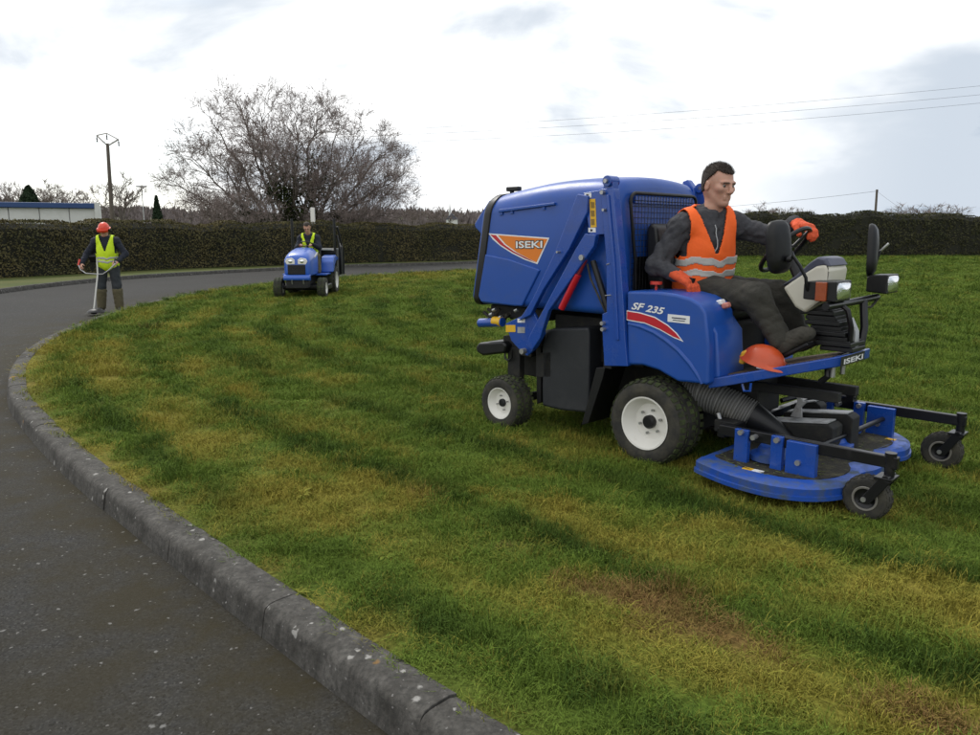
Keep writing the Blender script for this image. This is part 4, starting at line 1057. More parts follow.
# --- fenders / side bodies
YF = 0.60
fo = S(-YF, [(626.3, 291), (658, 291.5), (676, 294), (690, 298), (700, 304), (706, 313), (708.5, 345), (708, 385), (705, 385.2), (697, 383.7), (677.6, 381.7), (669.7, 377.3), (658, 370.4), (642, 365.5), (626.8, 365)])
fen = both(fo, .26, YF, 'side_fender', 'bluep', bevel=.035, seg=4)
for sgn in (-1, 1):
    rp = [L(a, b, y=-YF) for a, b in ((628, 324), (640, 326.5), (654, 332.5), (666, 340.5), (678, 350.5), (689.4, 363.5), (697, 375), (701.5, 384))]
    part(MB().tube([(p_[0], sgn * (YF - .008), p_[2]) for p_ in rp], [.012, .017, .018, .018, .018, .018, .016, .010], 10), 'fender_flare', 'bluep')
sd = part(MB().prism(S(-YF, [(626.8, 310.3), (640, 312.3), (655, 316.8), (668, 324.8), (677, 333), (683.5, 341.8), (673, 337.5), (660, 330), (645, 323.5), (626.8, 320.2)]), -YF - .0015, -YF + .003), 'fender_stripe', 'wprint', mower, smooth=0)
part(MB().prism(S(-YF, [(627.3, 311.3), (640, 313.4), (655, 318), (667.5, 325.7), (676, 333.4), (681, 339.6), (673, 336.3), (660, 328.9), (645, 322.4), (627.3, 319.3)]), -YF - .003, -YF + .003), 'stripe_fill', 'red', sd, smooth=0)
for (txt, a, b, hpx) in (('SF', (631.5, 309.3), (645, 310.8), 7.2), ('235', (645.5, 311.6), (664.5, 315.0), 7.2)):
    p0, p1 = L(*a, y=-YF), L(*b, y=-YF); h_ = L(a[0], a[1] - hpx, y=-YF)[2] - p0[2]
    text_obj('lettering', txt, math.hypot(p1[0] - p0[0], p1[2] - p0[2]), h_, (p0[0], -YF - .002, p0[2]), (math.pi / 2, -math.atan2(p1[2] - p0[2], p1[0] - p0[0]), 0), M['wprint'], mower, 0.35, .03)
st = sticker([(668, 314), (690, 316.2), (689.6, 324), (667.6, 321.6)], 'wprint', -YF)
sticker([(672, 317), (686, 318.4), (686, 319.6), (672, 318.2)], 'pgrey', -YF, .0035, st, 'print_line'); sticker([(673, 319.6), (685, 320.8), (685, 321.6), (673, 320.4)], 'pgrey', -YF, .0035, st, 'print_line')
kq = L(656, 291, y=-.42); mb = MB(); mb.cyl((kq[0], -.42, 1.10), (kq[0], -.42, 1.17), .010, n=10); mb.cyl((kq[0], -.42, 1.165), (kq[0], -.42, 1.185), .04, n=20); part(mb, 'red_knob', 'fred', bevel=.003)
# inner body between the fenders, seat
part(MB().bx(-.30, .40, -.262, .262, .56, .93), 'seat_box', 'dark', bevel=.02)
part(MB().prism([(-.20, .93), (.34, .93), (.36, 1.0), (.30, 1.045), (-.1, 1.03), (-.2, 1.05)], -.24, .24), 'seat_cushion', 'seat', bevel=.03, seg=3)
part(MB().prism([(-.22, 1.0), (-.12, 1.02), (-.17, 1.30), (-.21, 1.54), (-.255, 1.57), (-.29, 1.54), (-.28, 1.2)], -.235, .235), 'seat_back', 'seat', bevel=.035, seg=3)
# kick panel and step
part(MB().prism([(.385, .60), (.47, .62), (.44, .90), (.36, 1.0)], -.53, -.20), 'inner_panel', 'bluep', bevel=.02, seg=3)
part(MB().prism([(.385, .60), (.47, .62), (.44, .90), (.36, 1.0)], .20, .53), 'inner_panel', 'bluep', bevel=.02, seg=3)
lv = L(716, 304, y=-.36); part(MB().box((lv[0] + .0, -.36, lv[2] - .0), (.11, .06, .035), Matrix.Rotation(-.35, 3, 'Y')), 'control_handle', 'wprint', bevel=.01)
part(MB().box((lv[0] + .07, -.36, lv[2] - .005), (.05, .05, .035), Matrix.Rotation(-.35, 3, 'Y')), 'lever_grip', mat('pink_grip', (.55, .20, .16), .5), bevel=.012)
jl = L(690, 285, y=-.36); part(MB().tube([(jl[0] - .02, -.36, 1.08), (jl[0], -.36, 1.15), (jl[0] + .01, -.35, 1.215)], [.018, .014, .022], 10), 'joystick', 'black')

# --- foot platform (rises to the front), sloping plate with rail
def zp(x): return 0.617 + (x - .42) * (0.178 / 0.65)
pl = [(.40, -.535), (.52, -.525), (1.075, -.215), (1.085, -.19), (1.085, .19), (1.075, .215), (.52, .525), (.40, .535)]
rg = [[(x, y, zp(x) - .062) for x, y in pl], [(x, y, zp(x)) for x, y in pl]]
plat = part(MB().loft(rg), 'foot_platform', 'blue', bevel=.008)
mt = [(.46, -.42), (.56, -.40), (1.0, -.17), (1.0, .17), (.56, .40), (.46, .42)]
part(MB().loft([[(x, y, zp(x) - .001) for x, y in mt], [(x, y, zp(x) + .006) for x, y in mt]]), 'floor_mat', 'mud', plat)
pa, pb = L(844, 352, x=1.086), L(862, 346.0, x=1.086)
part(MB().bx(1.083, 1.0885, pa[1] - .03, pb[1] + .05, zp(1.08) - .058, zp(1.08) - .004), 'name_plate', 'bprint', plat)
text_obj('lettering', 'ISEKI', pb[1] - pa[1] + .02, .032, (1.0895, pa[1] + .0, zp(1.08) - .050), (math.pi / 2, 0, math.pi / 2), M['wprint'], plat, 0, .03)
mb = MB()
for yy in (-.14, .14): mb.bx(.5, 1.05, yy - .03, yy + .03, .50, .56)
part(mb, 'platform_frame', 'dark', bevel=.006)
lp = [L(a, b, y=-.45) for a, b in ((742, 384), (744, 391), (750, 391), (751, 383))]; part(MB().tube(lp, .008, 6), 'tie_loop', 'blue')
for yy in (-.2, -.05): part(MB().cyl((1.02, yy, .66), (1.02, yy, .75), .014, n=10), 'bolt', 'steel')
part(MB().tube([(.98, -.18, .72), (.99, -.20, .66), (.95, -.2, .62)], .02, 8), 'latch', 'black')
# pedal under the right shoe
part(MB().box((.79, -.19, .795), (.20, .10, .02), Matrix.Rotation(-.55, 3, 'Y')), 'pedal', 'black', bevel=.006)

# --- steering console
rb = MB()
for k in range(9):
    z_ = .80 + k * .030; x_ = 1.0 - k * .018; hw = .105 + .012 * (k % 2) - k * .001
    rb.bx(x_ - hw * 1.02, x_ + hw * .82, -hw, hw, z_, z_ + .027)
    rb.bx(x_ - hw * .9, x_ + hw * .7, -hw * .88, hw * .88, z_ + .018, z_ + .036)
console = part(rb, 'bellows_column', 'black', bevel=.006)
part(MB().prism([(1.06, .80), (1.075, .80), (1.07, .92), (1.03, 1.0), (1.02, .98), (1.05, .91)], -.03, .03), 'column_plate', 'silver', console, bevel=.004)
wd = .145
pod = [(.655, 1.165), (.74, 1.235), (.86, 1.315), (.915, 1.32), (.935, 1.285), (.925, 1.19), (.90, 1.09), (.80, 1.02), (.74, 1.05)]
def podring(y, k): cx, cz = .81, 1.18; return [(cx + (x - cx) * k, y, cz + (z - cz) * k) for x, z in pod]
part(MB().loft([podring(-wd, .90), podring(-wd * .93, .97), podring(-wd * .8, 1.0), podring(wd * .8, 1.0), podring(wd * .93, .97), podring(wd, .90)]), 'console_pod', 'cream', smooth=30, bevel=.012, seg=3)
top = [(.640, 1.175), (.735, 1.25), (.81, 1.325), (.86, 1.362), (.905, 1.352), (.938, 1.305), (.90, 1.315), (.855, 1.30), (.73, 1.215)]
def topring(y, k): cx, cz = .80, 1.27; return [(cx + (x - cx) * k, y, cz + (z - cz) * k) for x, z in top]
part(MB().loft([topring(-wd * .98, .92), topring(-wd * .88, 1.0), topring(-wd * .4, 1.02), topring(wd * .4, 1.02), topring(wd * .88, 1.0), topring(wd * .98, .92)]), 'console_top', 'pgrey', smooth=30, bevel=.010, seg=3)
sc_ = Vector((.575, .04, 1.395)); tl = Matrix.Rotation(-math.radians(46), 3, 'Y')
nn_ = 40; sw = MB(); rgs = []
for i in range(nn_):
    a = 2 * math.pi * i / nn_; c0 = Vector((math.cos(a), math.sin(a), 0)); rgs.append([sc_ + tl @ (c0 * (.185 + .015 * math.cos(b_)) + Vector((0, 0, .015 * math.sin(b_)))) for b_ in [2 * math.pi * j / 8 for j in range(8)]])
sw.loft(rgs, closed=True); swo = part(sw, 'steering_wheel', 'black')
mb = MB()
for a in (0.4, 2.5, 4.6): mb.tube([sc_ + tl @ Vector((0, 0, -.02)), sc_ + tl @ Vector((.18 * math.cos(a), .18 * math.sin(a), 0))], .010, 8)
mb.lathe([(.05, -.03), (.05, 0), (.03, .012), (.002, .012)], sc_, tl @ Vector((0, 0, 1)), 20); part(mb, 'wheel_spoke', 'black', swo)
part(MB().cyl(sc_ + tl @ Vector((0, 0, -.03)), (.70, 0, 1.20), .03, n=14), 'steering_column', 'black', swo)
# light bar, lamps, mirrors
lb = [L(826, 311, y=-.21), L(832, 306, y=-.20), L(851, 302.5, y=0.05), L(872, 299.5, y=.30), L(893, 296.5, y=.48)]
xb = 1.0; lb = [(xb, -.33, 1.085), (xb, -.1, 1.085), (xb + .01, .15, 1.09), (xb + .01, .46, 1.095)]
part(MB().tube(lb, .022, 12), 'light_bar', 'blacks')
part(MB().tube([(xb, -.10, 1.08), (xb + .04, -.10, 1.05), (xb + .06, -.08, .95), (xb + .05, -.06, .80)], .016, 8), 'bar_bracket', 'blacks')
part(MB().tube([(xb + .02, .20, 1.09), (xb + .03, .19, 1.02), (xb + .055, .15, .93), (xb + .05, .13, .81)], .024, 8), 'bar_bracket', 'blacks')
part(MB().tube([(xb + .03, .42, 1.085), (xb + .02, .34, 1.04), (xb + .02, .25, 1.045), (xb, .18, 1.08)], .008, 6), 'lamp_cable', 'rubber')
def lamp(y0, y1, x0, x1, z0, z1, amber):
    hd = part(MB().prism([(x0, z0 + .01), (x1, z0), (x1, z1), (x0 + .02, z1 - .005), (x0, z1 - .02)], y0, y1), 'headlamp', 'black', bevel=.008)
    lr = []
    for k_, dx_ in ((1.0, .0), (1.0, .006), (.8, .014), (.5, .020), (.2, .022)):
        ym, zm, hy_, hz_ = (y0 + y1) / 2, (z0 + z1) / 2, (y1 - y0) / 2 - .012, (z1 - z0) / 2 - .010
        lr.append([(x1 - .002 + dx_, ym + hy_ * k_ * math.copysign(abs(math.cos(a)) ** .35, math.cos(a)), zm + hz_ * k_ * math.copysign(abs(math.sin(a)) ** .35, math.sin(a))) for a in [2 * math.pi * i / 24 for i in range(24)]])
    part(MB().loft(lr), 'lens', 'lens', hd, smooth=60)
    if amber: part(MB().bx(x0 + .075, x1 - .05, y0 - .014, y0 + .004, z0 + .004, z1 - .006), 'indicator_lens', 'amber', hd, bevel=.005)
    else: part(MB().bx(x1 - .12, x1 - .03, y1 - .002, y1 + .014, z0 + .006, z1 - .006), 'indicator_lens', 'amber', hd, bevel=.005)
    return hd
a0, a1 = L(803, 292, y=-.30), L(836, 292, y=-.30); b1 = L(851, 292, x=a1[0])
lamp(-.30, b1[1], a0[0], a1[0], 1.108, 1.228, True)
f0, f1 = L(866, 285, y=.33), L(887, 284, y=.33); g1 = L(898.5, 282, x=f1[0])
lamp(.33, g1[1], f0[0], f1[0], 1.125, 1.245, False)
def mirror(c, w, h, nrm, stem, tw):
    nv = Vector(nrm).normalized(); up = Vector((0, 0, 1)); sd_ = up.cross(nv).normalized(); up = nv.cross(sd_); Rm = Matrix((sd_, up, nv)).transposed() @ Matrix.Rotation(tw, 3, 'Z')
    def ring(k, d): 
        o = []
        for i in range(28):
            a = 2 * math.pi * i / 28; ca, sa = math.cos(a), math.sin(a)
            o.append(Vector(c) + Rm @ Vector((w / 2 * k * math.copysign(abs(ca) ** .55, ca), h / 2 * k * math.copysign(abs(sa) ** .55, sa), d)))
        return o
    m_ = part(MB().loft([ring(.86, .012), ring(.98, .012), ring(1.0, 0), ring(.96, -.015), ring(.8, -.032), ring(.5, -.04), ring(.1, -.042)]), 'mirror', 'black', smooth=40)
    part(MB().loft([ring(.02, .0135), ring(.84, .0135)], cap=True), 'mirror_glass', mat('mirror_glass', (.8, .8, .82), .04, metal=1.0, var=0), m_)
    part(MB().tube(stem, .010, 8), 'mirror_stem', 'black', m_)
    part(MB().ball(stem[0], .022), 'mirror_joint', 'black', m_); return m_
mc = L(778.5, 247, y=-.34)
mirror(mc, .175, .315, (-.93, .38, -.05), [Vector(L(789, 259, y=-.34)), Vector(L(793, 256, y=-.34)), Vector(L(800, 266, y=-.33)), Vector(L(806, 278, y=-.32)), Vector(L(806.5, 287, y=-.31)), Vector((a0[0] + .03, -.28, 1.15))], -.10)
mc = L(871, 250, y=.40)
mirror(mc, .17, .33, (-.955, -.20, -.03), [Vector(L(874, 254, y=.42)), Vector(L(880, 251, y=.44)), Vector(L(876, 262, y=.42)), Vector(L(868, 276, y=.40)), Vector((f0[0] + .02, .38, 1.20))], .07)
part(MB().tube([L(879, 252, y=.44), L(889, 243.5, y=.46)], .008, 8), 'mirror_rod', 'steel')

# --- operator screen behind the seat
xs = -0.298; fr = []
cn = [L(631, 193.5, x=xs), L(690, 190, x=xs)]
y0_, y1_, z1_, z0_ = -.42, .42, 1.765, .93
out = []
for (cy, cz, a0_) in ((y1_ - .06, z1_ - .06, 0), (y0_ + .06, z1_ - .06, 90)):
    for i in range(6): a = math.radians(a0_ + 18 * i); out.append((xs, cy + .06 * math.cos(a), cz + .06 * math.sin(a)))
path = [(xs + .02, y1_ - .02, z0_)] + out + [(xs + .005, y0_ + .03, 1.5), (xs + .012, y0_ + .06, 1.3), (xs + .02, y0_ + .07, z0_)]
scr = part(MB().tube(path, .012, 10), 'screen_frame', 'black')
gr_ = MB()
for k in range(22): y_ = y0_ + .02 + k * (y1_ - y0_ - .04) / 21; gr_.tube([(xs, y_, z0_), (xs, y_, z1_ - .01)], .0022, 4)
for k in range(22): z_ = z0_ + .02 + k * (z1_ - z0_ - .03) / 21; gr_.tube([(xs, y0_ + .03, z_), (xs, y1_ - .01, z_)], .0022, 4)
part(gr_, 'wire_mesh', 'black', scr, smooth=0)
part(MB().bx(xs - .012, xs - .006, y0_ + .10, y1_ - .07, .95, 1.34), 'seat_shade_panel', 'black', scr)  # black sheet added as the seat's shade, low behind the mesh
part(MB().bx(xs - .014, xs - .004, y0_ + .06, y1_ - .04, 1.70, 1.745), 'screen_rail', 'blue', scr)
fb = L(693, 190, y=.52); part(MB().prism([(-.50, 1.72), (-.36, 1.72), (-.37, 1.83), (-.43, 1.90), (-.47, 1.89)], .50, .57), 'far_bracket', 'blue', bevel=.01)

# --- cutter deck
def zdeck(x): return 0.115
DX, DYC = .86, -.02
def deck_outline(g=0.0):
    P_ = [(.45, -.69), (.455, -.735), (.60, -.80), (.75, -.845), (.92, -.862), (1.07, -.83), (1.19, -.75), (1.27, -.62), (1.30, -.48), (1.285, -.36), (1.25, -.27), (1.285, -.15), (1.30, .03), (1.29, .19),
          (1.25, .31), (1.275, .42), (1.26, .56), (1.19, .72), (1.06, .84), (.90, .89), (.62, .86), (.47, .79), (.45, .72)]
    c_ = catmull([(a, b) for a, b in P_], .03); cx, cy = .87, .02
    out_ = []
    for x, y in c_:
        v = Vector((x - cx, y - cy)); l = v.length; v = v * ((l + g) / l); out_.append((cx + v.x, cy + v.y))
    return out_
ol = deck_outline(); ol2 = deck_outline(-.035); ol3 = deck_outline(.012)
deck = part(MB().loft([[(x, y, .075) for x, y in ol3], [(x, y, .098) for x, y in ol3], [(x, y, .10) for x, y in ol], [(x, y, .138) for x, y in ol], [(x, y, .157) for x, y in ol2]]), 'cutter_deck', 'blued', smooth=30)
cl_ = MB(); r = random.Random(3)
for k in range(260):
    x, y = r.uniform(.5, 1.2), r.uniform(-.78, .85); a = r.uniform(0, 3.1); l = r.uniform(.01, .03)
    if any((x - cx) ** 2 + (y - cy) ** 2 < .32 ** 2 for cx, cy in ((.83, -.46), (.93, .03), (.83, .52))): cl_.box((x, y, .166), (l, .003, .003), Matrix.Rotation(a, 3, 'Z'))
q_ = part(cl_, 'grass_clippings', mat('clippings', (.10, .12, .04), .9), deck, smooth=0); q_['kind'] = 'stuff'
for (yc, sgn) in ((-.60, -1), (.655, 1)):
    yi = yc - sgn * .035
    def pl_(x0, x1, z0, z1, nm, y0=yc - .004, y1=yc + .004): part(MB().bx(x0, x1, y0, y1, z0, z1), nm, 'blue', bevel=.003)
    for (x0, x1) in ((.635, .72), (.86, .93)): part(MB().bx(x0, x1, yc - .02, yc + .02, .15, .355), 'deck_upright', 'blue', bevel=.004)
    part(MB().bx(.955, 1.125, yc - .03, yc + .014, .10, .345), 'deck_bracket', 'blue', bevel=.004)
    arm = part(MB().bx(.52, 1.53, yc + .022 if sgn > 0 else yc - .0, yc + .065 if sgn > 0 else yc + .045, .29, .355), 'caster_arm', 'blacks', bevel=.006)
    yb_ = yc - .03 if sgn < 0 else yc + .07
    for (bx_, bz) in ((.68, .34), (.76, .325), (.90, .335), (1.03, .23)): part(MB().cyl((bx_, yc - .045, bz), (bx_, yc + .01, bz), .016, n=8), 'bolt', 'steel')
part(MB().bx(.50, .55, -.58, .66, .27, .33), 'rear_cross_bar', 'blacks', bevel=.005)
part(MB().cyl((1.0, -.30, .25), (1.06, .62, .27), .016, n=12), 'tie_rod', 'blacks')
part(MB().tube([(.50, .3, .36), (.62, .55, .40), (.86, .66, .385)], .018, 8).bx(.78, .86, .62, .70, .355, .41), 'lift_link', 'blacks')
# gearbox and belt covers in the middle
for (y0c, y1c, x0c, x1c, za, zb) in ((-.13, .03, .58, 1.02, .300, .352), (.07, .20, .62, 1.06, .335, .385), (.22, .33, .60, .80, .36, .40)):
    bxx = part(MB().prism([(x0c, .16), (x1c, .16), (x1c, zb - .02), (x1c - .03, zb), (x0c, za)], y0c, y1c), 'gearbox_cover', 'dark', bevel=.008)
    part(MB().prism([(x0c + .02, za + .003), (x1c - .04, zb + .001), (x1c - .04, zb + .010), (x0c + .02, za + .012)], y0c + .012, y1c - .012), 'cover_plate', 'silver', bxx, bevel=.002)
db = deck_outline(-.13); part(MB().loft([[(x, y, .150) for x, y in db], [(x, y, .1605 + .004 * math.sin(i * 1.7)) for i, (x, y) in enumerate(db)]]), 'deck_debris', mat('deck_debris', (.020, .018, .012), .95, var=.5, vscale=30, bump=.8, bscale=60, dirt=(.07, .065, .03), dscale=14, dlo=.5, dhi=.65), deck)
for (x, y) in ((.80, -.46), (.83, .52), (.95, .05)): part(MB().lathe([(.13, .17), (.13, .20), (.09, .215), (.07, .25), (.002, .25)], (x, y, 0), (0, 0, 1), 24), 'spindle_cover', 'blued', deck)
lt = L(800, 402, y=.02); part(MB().prism([(lt[0] - .05, lt[2] - .10), (lt[0] + .03, lt[2] - .10), (lt[0] + .02, lt[2] - .03), (lt[0] + .06, lt[2] + .02), (lt[0] + .03, lt[2] + .01), (lt[0] + .0, lt[2] + .05), (lt[0] - .02, lt[2] + .045), (lt[0] - .01, lt[2])], -.0, .014), 'lift_bracket', 'steel', bevel=.003)
for (x, y, m_) in ((.78, -.715, 'yellow'), (.84, -.715, 'wprint'), (1.17, -.46, 'yellow'), (1.14, .56, 'yellow')): part(MB().bx(x - .03, x + .03, y - .02, y + .02, .154, .1595), 'sticker', m_, deck)
# suction hose
hp = [Vector((.10, -.30, .46)), Vector((.22, -.29, .455)), Vector((.34, -.27, .425)), Vector((.45, -.245, .385)), Vector((.54, -.22, .345))]
hs = MB(); n_ = 96; pth, rad = [], []
for i in range(n_ + 1):
    t = i / n_ * (len(hp) - 1); k = min(int(t), len(hp) - 2); pth.append(hp[k].lerp(hp[k + 1], t - k)); rad.append(.098 + .007 * (1 if i % 4 < 2 else -1))
hs.tube(pth, rad, 24); part(hs, 'suction_hose', mat('grey_hose', (.15, .15, .145), .55, var=.2, dirt=(.20, .19, .17), dscale=8, dlo=.45, dhi=.7), smooth=25)
part(MB().tube([(.53, -.222, .350), (.59, -.20, .315), (.68, -.165, .265), (.76, -.14, .215)], [.098, .088, .066, .045], 20), 'discharge_chute', 'black')
part(MB().tube([L(718, 413, y=-.40), L(723, 430, y=-.40)], .013, 8), 'lift_pin', 'steel'); part(MB().bx(.40, .54, -.44, -.34, .26, .34), 'pin_block', 'dark', bevel=.01)
# caster wheels
def caster(cx, cy, trail, lead):
    r_ = .118
    w = wheel(mower, (cx, cy, r_ - .008), -1, r_, .085, .062, .015, 0, 18, 'caster_wheel', ('blacks', 'rubber', 'rubber'))
    part(MB().lathe([(.055, .044), (.064, .047), (.067, .044), (.067, .040), (.055, .040)], (0, 0, 0), (0, -1, 0), 28, closed=True), 'rim_ring', mat('dirty_rim', (.17, .16, .14), .6, var=.4, vscale=30), w)
    px_, py_ = lead
    mb = MB(); mb.tube([(px_, py_, .32), (px_, py_, .235)], .026, 12); mb.tube([(px_, py_ - .06, .243), (px_, py_ + .06, .243)], .018, 10)
    for s_ in (-1, 1): mb.prism([(px_ - .03, .24), (px_ + .03, .23), (cx + .03, r_ - .03), (cx - .03, r_ - .03)], cy + s_ * .054 - .005, cy + s_ * .054 + .005)
    mb.box((px_ - .01, cy, .24), (.09, .12, .014)); part(mb, 'caster_fork', 'blacks', bevel=.003)
    part(MB().cyl((cx, cy - .066, r_ - .008), (cx, cy + .066, r_ - .008), .014, n=8), 'caster_bolt', 'steel')
    part(MB().cyl((px_, py_, .32), (px_, py_, .372), .03, n=12), 'arm_boss', 'blacks')
caster(1.395, -.585, .1, (1.49, -.578)); caster(1.41, .70, .1, (1.50, .70))

# orange helmet left on the platform
hp_ = L(764, 352, y=-.31); hr_ = MO + MX * hp_[0] + MY * (-.31)
hel = thing('safety_helmet', 'orange safety helmet lying on the blue foot platform beside the boot', 'helmet', (float(hr_[0]), float(hr_[1]), zp(hp_[0]) + .012), -math.pi / 4)
pr = []
for i in range(9): a = math.pi / 2 * i / 8; pr.append((.105 * math.cos(a) + .001, .125 * math.sin(a)))
sh = MB(); rgs = []
for (r_, h_) in [(.118, 0.0), (.112, .012)] + pr[1:]:
    rgs.append([(1.18 * r_ * math.cos(2 * math.pi * i / 32) + (.03 if h_ < .013 and math.cos(2 * math.pi * i / 32) > .3 else 0), r_ * math.sin(2 * math.pi * i / 32), h_) for i in range(32)])
sh.loft(rgs); sho = sh.obj('shell', mat('orange_shell', (.52, .065, .012), .42, var=.15, vscale=8, coat=.2), hel, smooth=40); sho.rotation_euler = (0.10, .22, 0); sho.location = (0, 0, .03); sho.scale = (1.08, 1.0, .86)
MB().prism([(-.14, .0), (-.10, .0), (-.09, .10), (-.13, .08)], -.06, .03).obj('ear_muff', mat('yellow_muff', (.75, .40, .03), .45), hel, bevel=.015).rotation_euler = (.1, .1, 0)
MB().bx(.0, .05, -.10, -.04, .0, .03).obj('chin_strap', M['wprint'], hel, bevel=.008)
# ------------------------------------------------------------------ people: smooth signed-distance bodies meshed with surface nets
class SDF:
    def __init__(self, lo, hi, h):
        self.h = h; self.lo = np.array(lo, float); n = np.ceil((np.array(hi) - lo) / h).astype(int) + 1; self.n = n
        self.D = np.full(n, 0.2, np.float32); self.ax = [self.lo[i] + h * np.arange(n[i]) for i in range(3)]
    def _sl(self, lo, hi):
        a = np.clip(np.floor((lo - self.lo) / self.h).astype(int), 0, self.n - 1); b = np.clip(np.ceil((hi - self.lo) / self.h).astype(int) + 1, 1, self.n)
        if np.any(b <= a): return None, None
        s = tuple(slice(i, j) for i, j in zip(a, b)); g = np.meshgrid(*[self.ax[i][s[i]] for i in range(3)], indexing='ij')
        return s, np.stack(g, -1)
    def _put(self, s, d, k, op):
        A = self.D[s]
        if op == 'u':
            hh = np.maximum(k - np.abs(A - d), 0) / max(k, 1e-6); self.D[s] = np.minimum(A, d) - hh * hh * k * .25
        else:
            hh = np.maximum(k - np.abs(A + d), 0) / max(k, 1e-6); self.D[s] = np.maximum(A, -d) + hh * hh * k * .25
    def cone(self, a, b, r0, r1=None, k=.02, op='u', g=0.0):
        r1 = r0 if r1 is None else r1; a, b = np.array(a, float), np.array(b, float); r0 += g; r1 += g; m = max(r0, r1) + k + 3 * self.h
        s, P = self._sl(np.minimum(a, b) - m, np.maximum(a, b) + m)
        if s is None: return self
        ab = b - a; t = np.clip(((P - a) @ ab) / max(ab @ ab, 1e-9), 0, 1); d = np.linalg.norm(P - a - t[..., None] * ab, axis=-1) - (r0 + (r1 - r0) * t)
        self._put(s, d, k, op); return self
    def ell(self, c, r, R=None, k=.02, op='u', g=0.0):
        c, r = np.array(c, float), np.array(r, float) + g; m = r.max() + k + 3 * self.h; s, P = self._sl(c - m, c + m)
        if s is None: return self
        q = P - c
        if R is not None: q = q @ R
        k0 = np.linalg.norm(q / r, axis=-1); k1 = np.linalg.norm(q / (r * r), axis=-1); d = k0 * (k0 - 1) / np.maximum(k1, 1e-6)
        self._put(s, d, k, op); return self
    def wrinkle(self, amp, freq, seed):
        r = np.random.default_rng(seed); I = np.argwhere(np.abs(self.D) < 0.05); P = (self.lo + self.h * I).astype(np.float32); w = 0
        for _ in range(7):
            d = (r.normal(size=3) * freq).astype(np.float32); o = r.uniform(0, 6.28); e = (r.normal(size=3) * freq * .6).astype(np.float32)
            w = w + 1.2 - 2.4 * np.abs(np.sin(P @ d + o + 1.8 * np.sin(P @ e)))
        self.D[I[:, 0], I[:, 1], I[:, 2]] += (amp * w / 2.6).astype(np.float32); return self
    def mesh(self):
        D, h = self.D, self.h; ins = D < 0; c = D.shape; cs = (c[0] - 1, c[1] - 1, c[2] - 1)
        cnt = np.zeros(cs, np.int8)
        for dx in (0, 1):
            for dy in (0, 1):
                for dz in (0, 1): cnt += ins[dx:dx + cs[0], dy:dy + cs[1], dz:dz + cs[2]]
        act = (cnt > 0) & (cnt < 8); I = np.argwhere(act); idx = np.full(cs, -1, np.int64); idx[act] = np.arange(len(I))
        S_ = np.zeros((len(I), 3)); W = np.zeros(len(I)); cr = [(x, y, z) for x in (0, 1) for y in (0, 1) for z in (0, 1)]
        for i, a in enumerate(cr):
            for b in cr[i + 1:]:
                if sum(abs(p - q) for p, q in zip(a, b)) != 1: continue
                da = D[I[:, 0] + a[0], I[:, 1] + a[1], I[:, 2] + a[2]]; db = D[I[:, 0] + b[0], I[:, 1] + b[1], I[:, 2] + b[2]]; m_ = (da < 0) != (db < 0)
                t = np.where(m_, da / np.where(m_, da - db, 1), 0); p = np.array(a)[None] + t[:, None] * (np.array(b) - np.array(a))[None]
                S_[m_] += p[m_]; W[m_] += 1
        V = self.lo + h * (I + S_ / np.maximum(W, 1)[:, None]); F = []
        for ax in range(3):
            u, v = (ax + 1) % 3, (ax + 2) % 3; a0 = [slice(None)] * 3; a1 = [slice(None)] * 3; a0[ax] = slice(0, -1); a1[ax] = slice(1, None)
            A, B = ins[tuple(a0)], ins[tuple(a1)]
            for fl, msk in ((False, A & ~B), (True, ~A & B)):
                E = np.argwhere(msk); E = E[(E[:, u] > 0) & (E[:, v] > 0) & (E[:, u] < cs[u]) & (E[:, v] < cs[v])]
                if not len(E): continue
                def id_(du, dv):
                    q = E.copy(); q[:, u] -= du; q[:, v] -= dv; return idx[q[:, 0], q[:, 1], q[:, 2]]
                Q = np.stack([id_(1, 1), id_(0, 1), id_(0, 0), id_(1, 0)], 1); F.append(Q[:, ::-1] if fl else Q)
        F = np.concatenate(F); F = F[(F >= 0).all(1)]; return V, F
def vf_obj(name, V, F, material, parent, sm=1):
    me = bpy.data.meshes.new(name); me.from_pydata(np.asarray(V).tolist(), [], np.asarray(F).tolist()); me.shade_smooth(); me.update(); o = mobj(name, me, material, parent)
    if sm: s_ = o.modifiers.new('smooth', 'SMOOTH'); s_.iterations = sm; s_.factor = .5
    return o
def face_normals(V, F):
    n = np.cross(V[F[:, 2]] - V[F[:, 0]], V[F[:, 3]] - V[F[:, 1]]); return n
def smooth_np(V, F, it):
    for _ in range(it):
        S_ = np.zeros_like(V); W = np.zeros(len(V))
        for a in range(4):
            for b in ((a + 1) % 4, (a + 3) % 4): np.add.at(S_, F[:, a], V[F[:, b]]); np.add.at(W, F[:, a], 1)
        V = V * .5 + .5 * S_ / np.maximum(W, 1)[:, None]
    return V
def shell(name, V, F, keep, off, thick, material, parent):
    n = face_normals(V, F); vn = np.zeros_like(V)
    for a in range(4): np.add.at(vn, F[:, a], n)
    vn /= np.maximum(np.linalg.norm(vn, axis=1), 1e-9)[:, None]; Fk = F[keep]
    if not len(Fk): return None
    u, inv = np.unique(Fk, return_inverse=True); V2 = V[u] + vn[u] * off; o = vf_obj(name, V2, inv.reshape(-1, 4), material, parent, 0)
    if thick: s_ = o.modifiers.new('t', 'SOLIDIFY'); s_.thickness = thick; s_.offset = 1
    return o
def nrm(v): v = np.array(v, float); return v / np.linalg.norm(v)
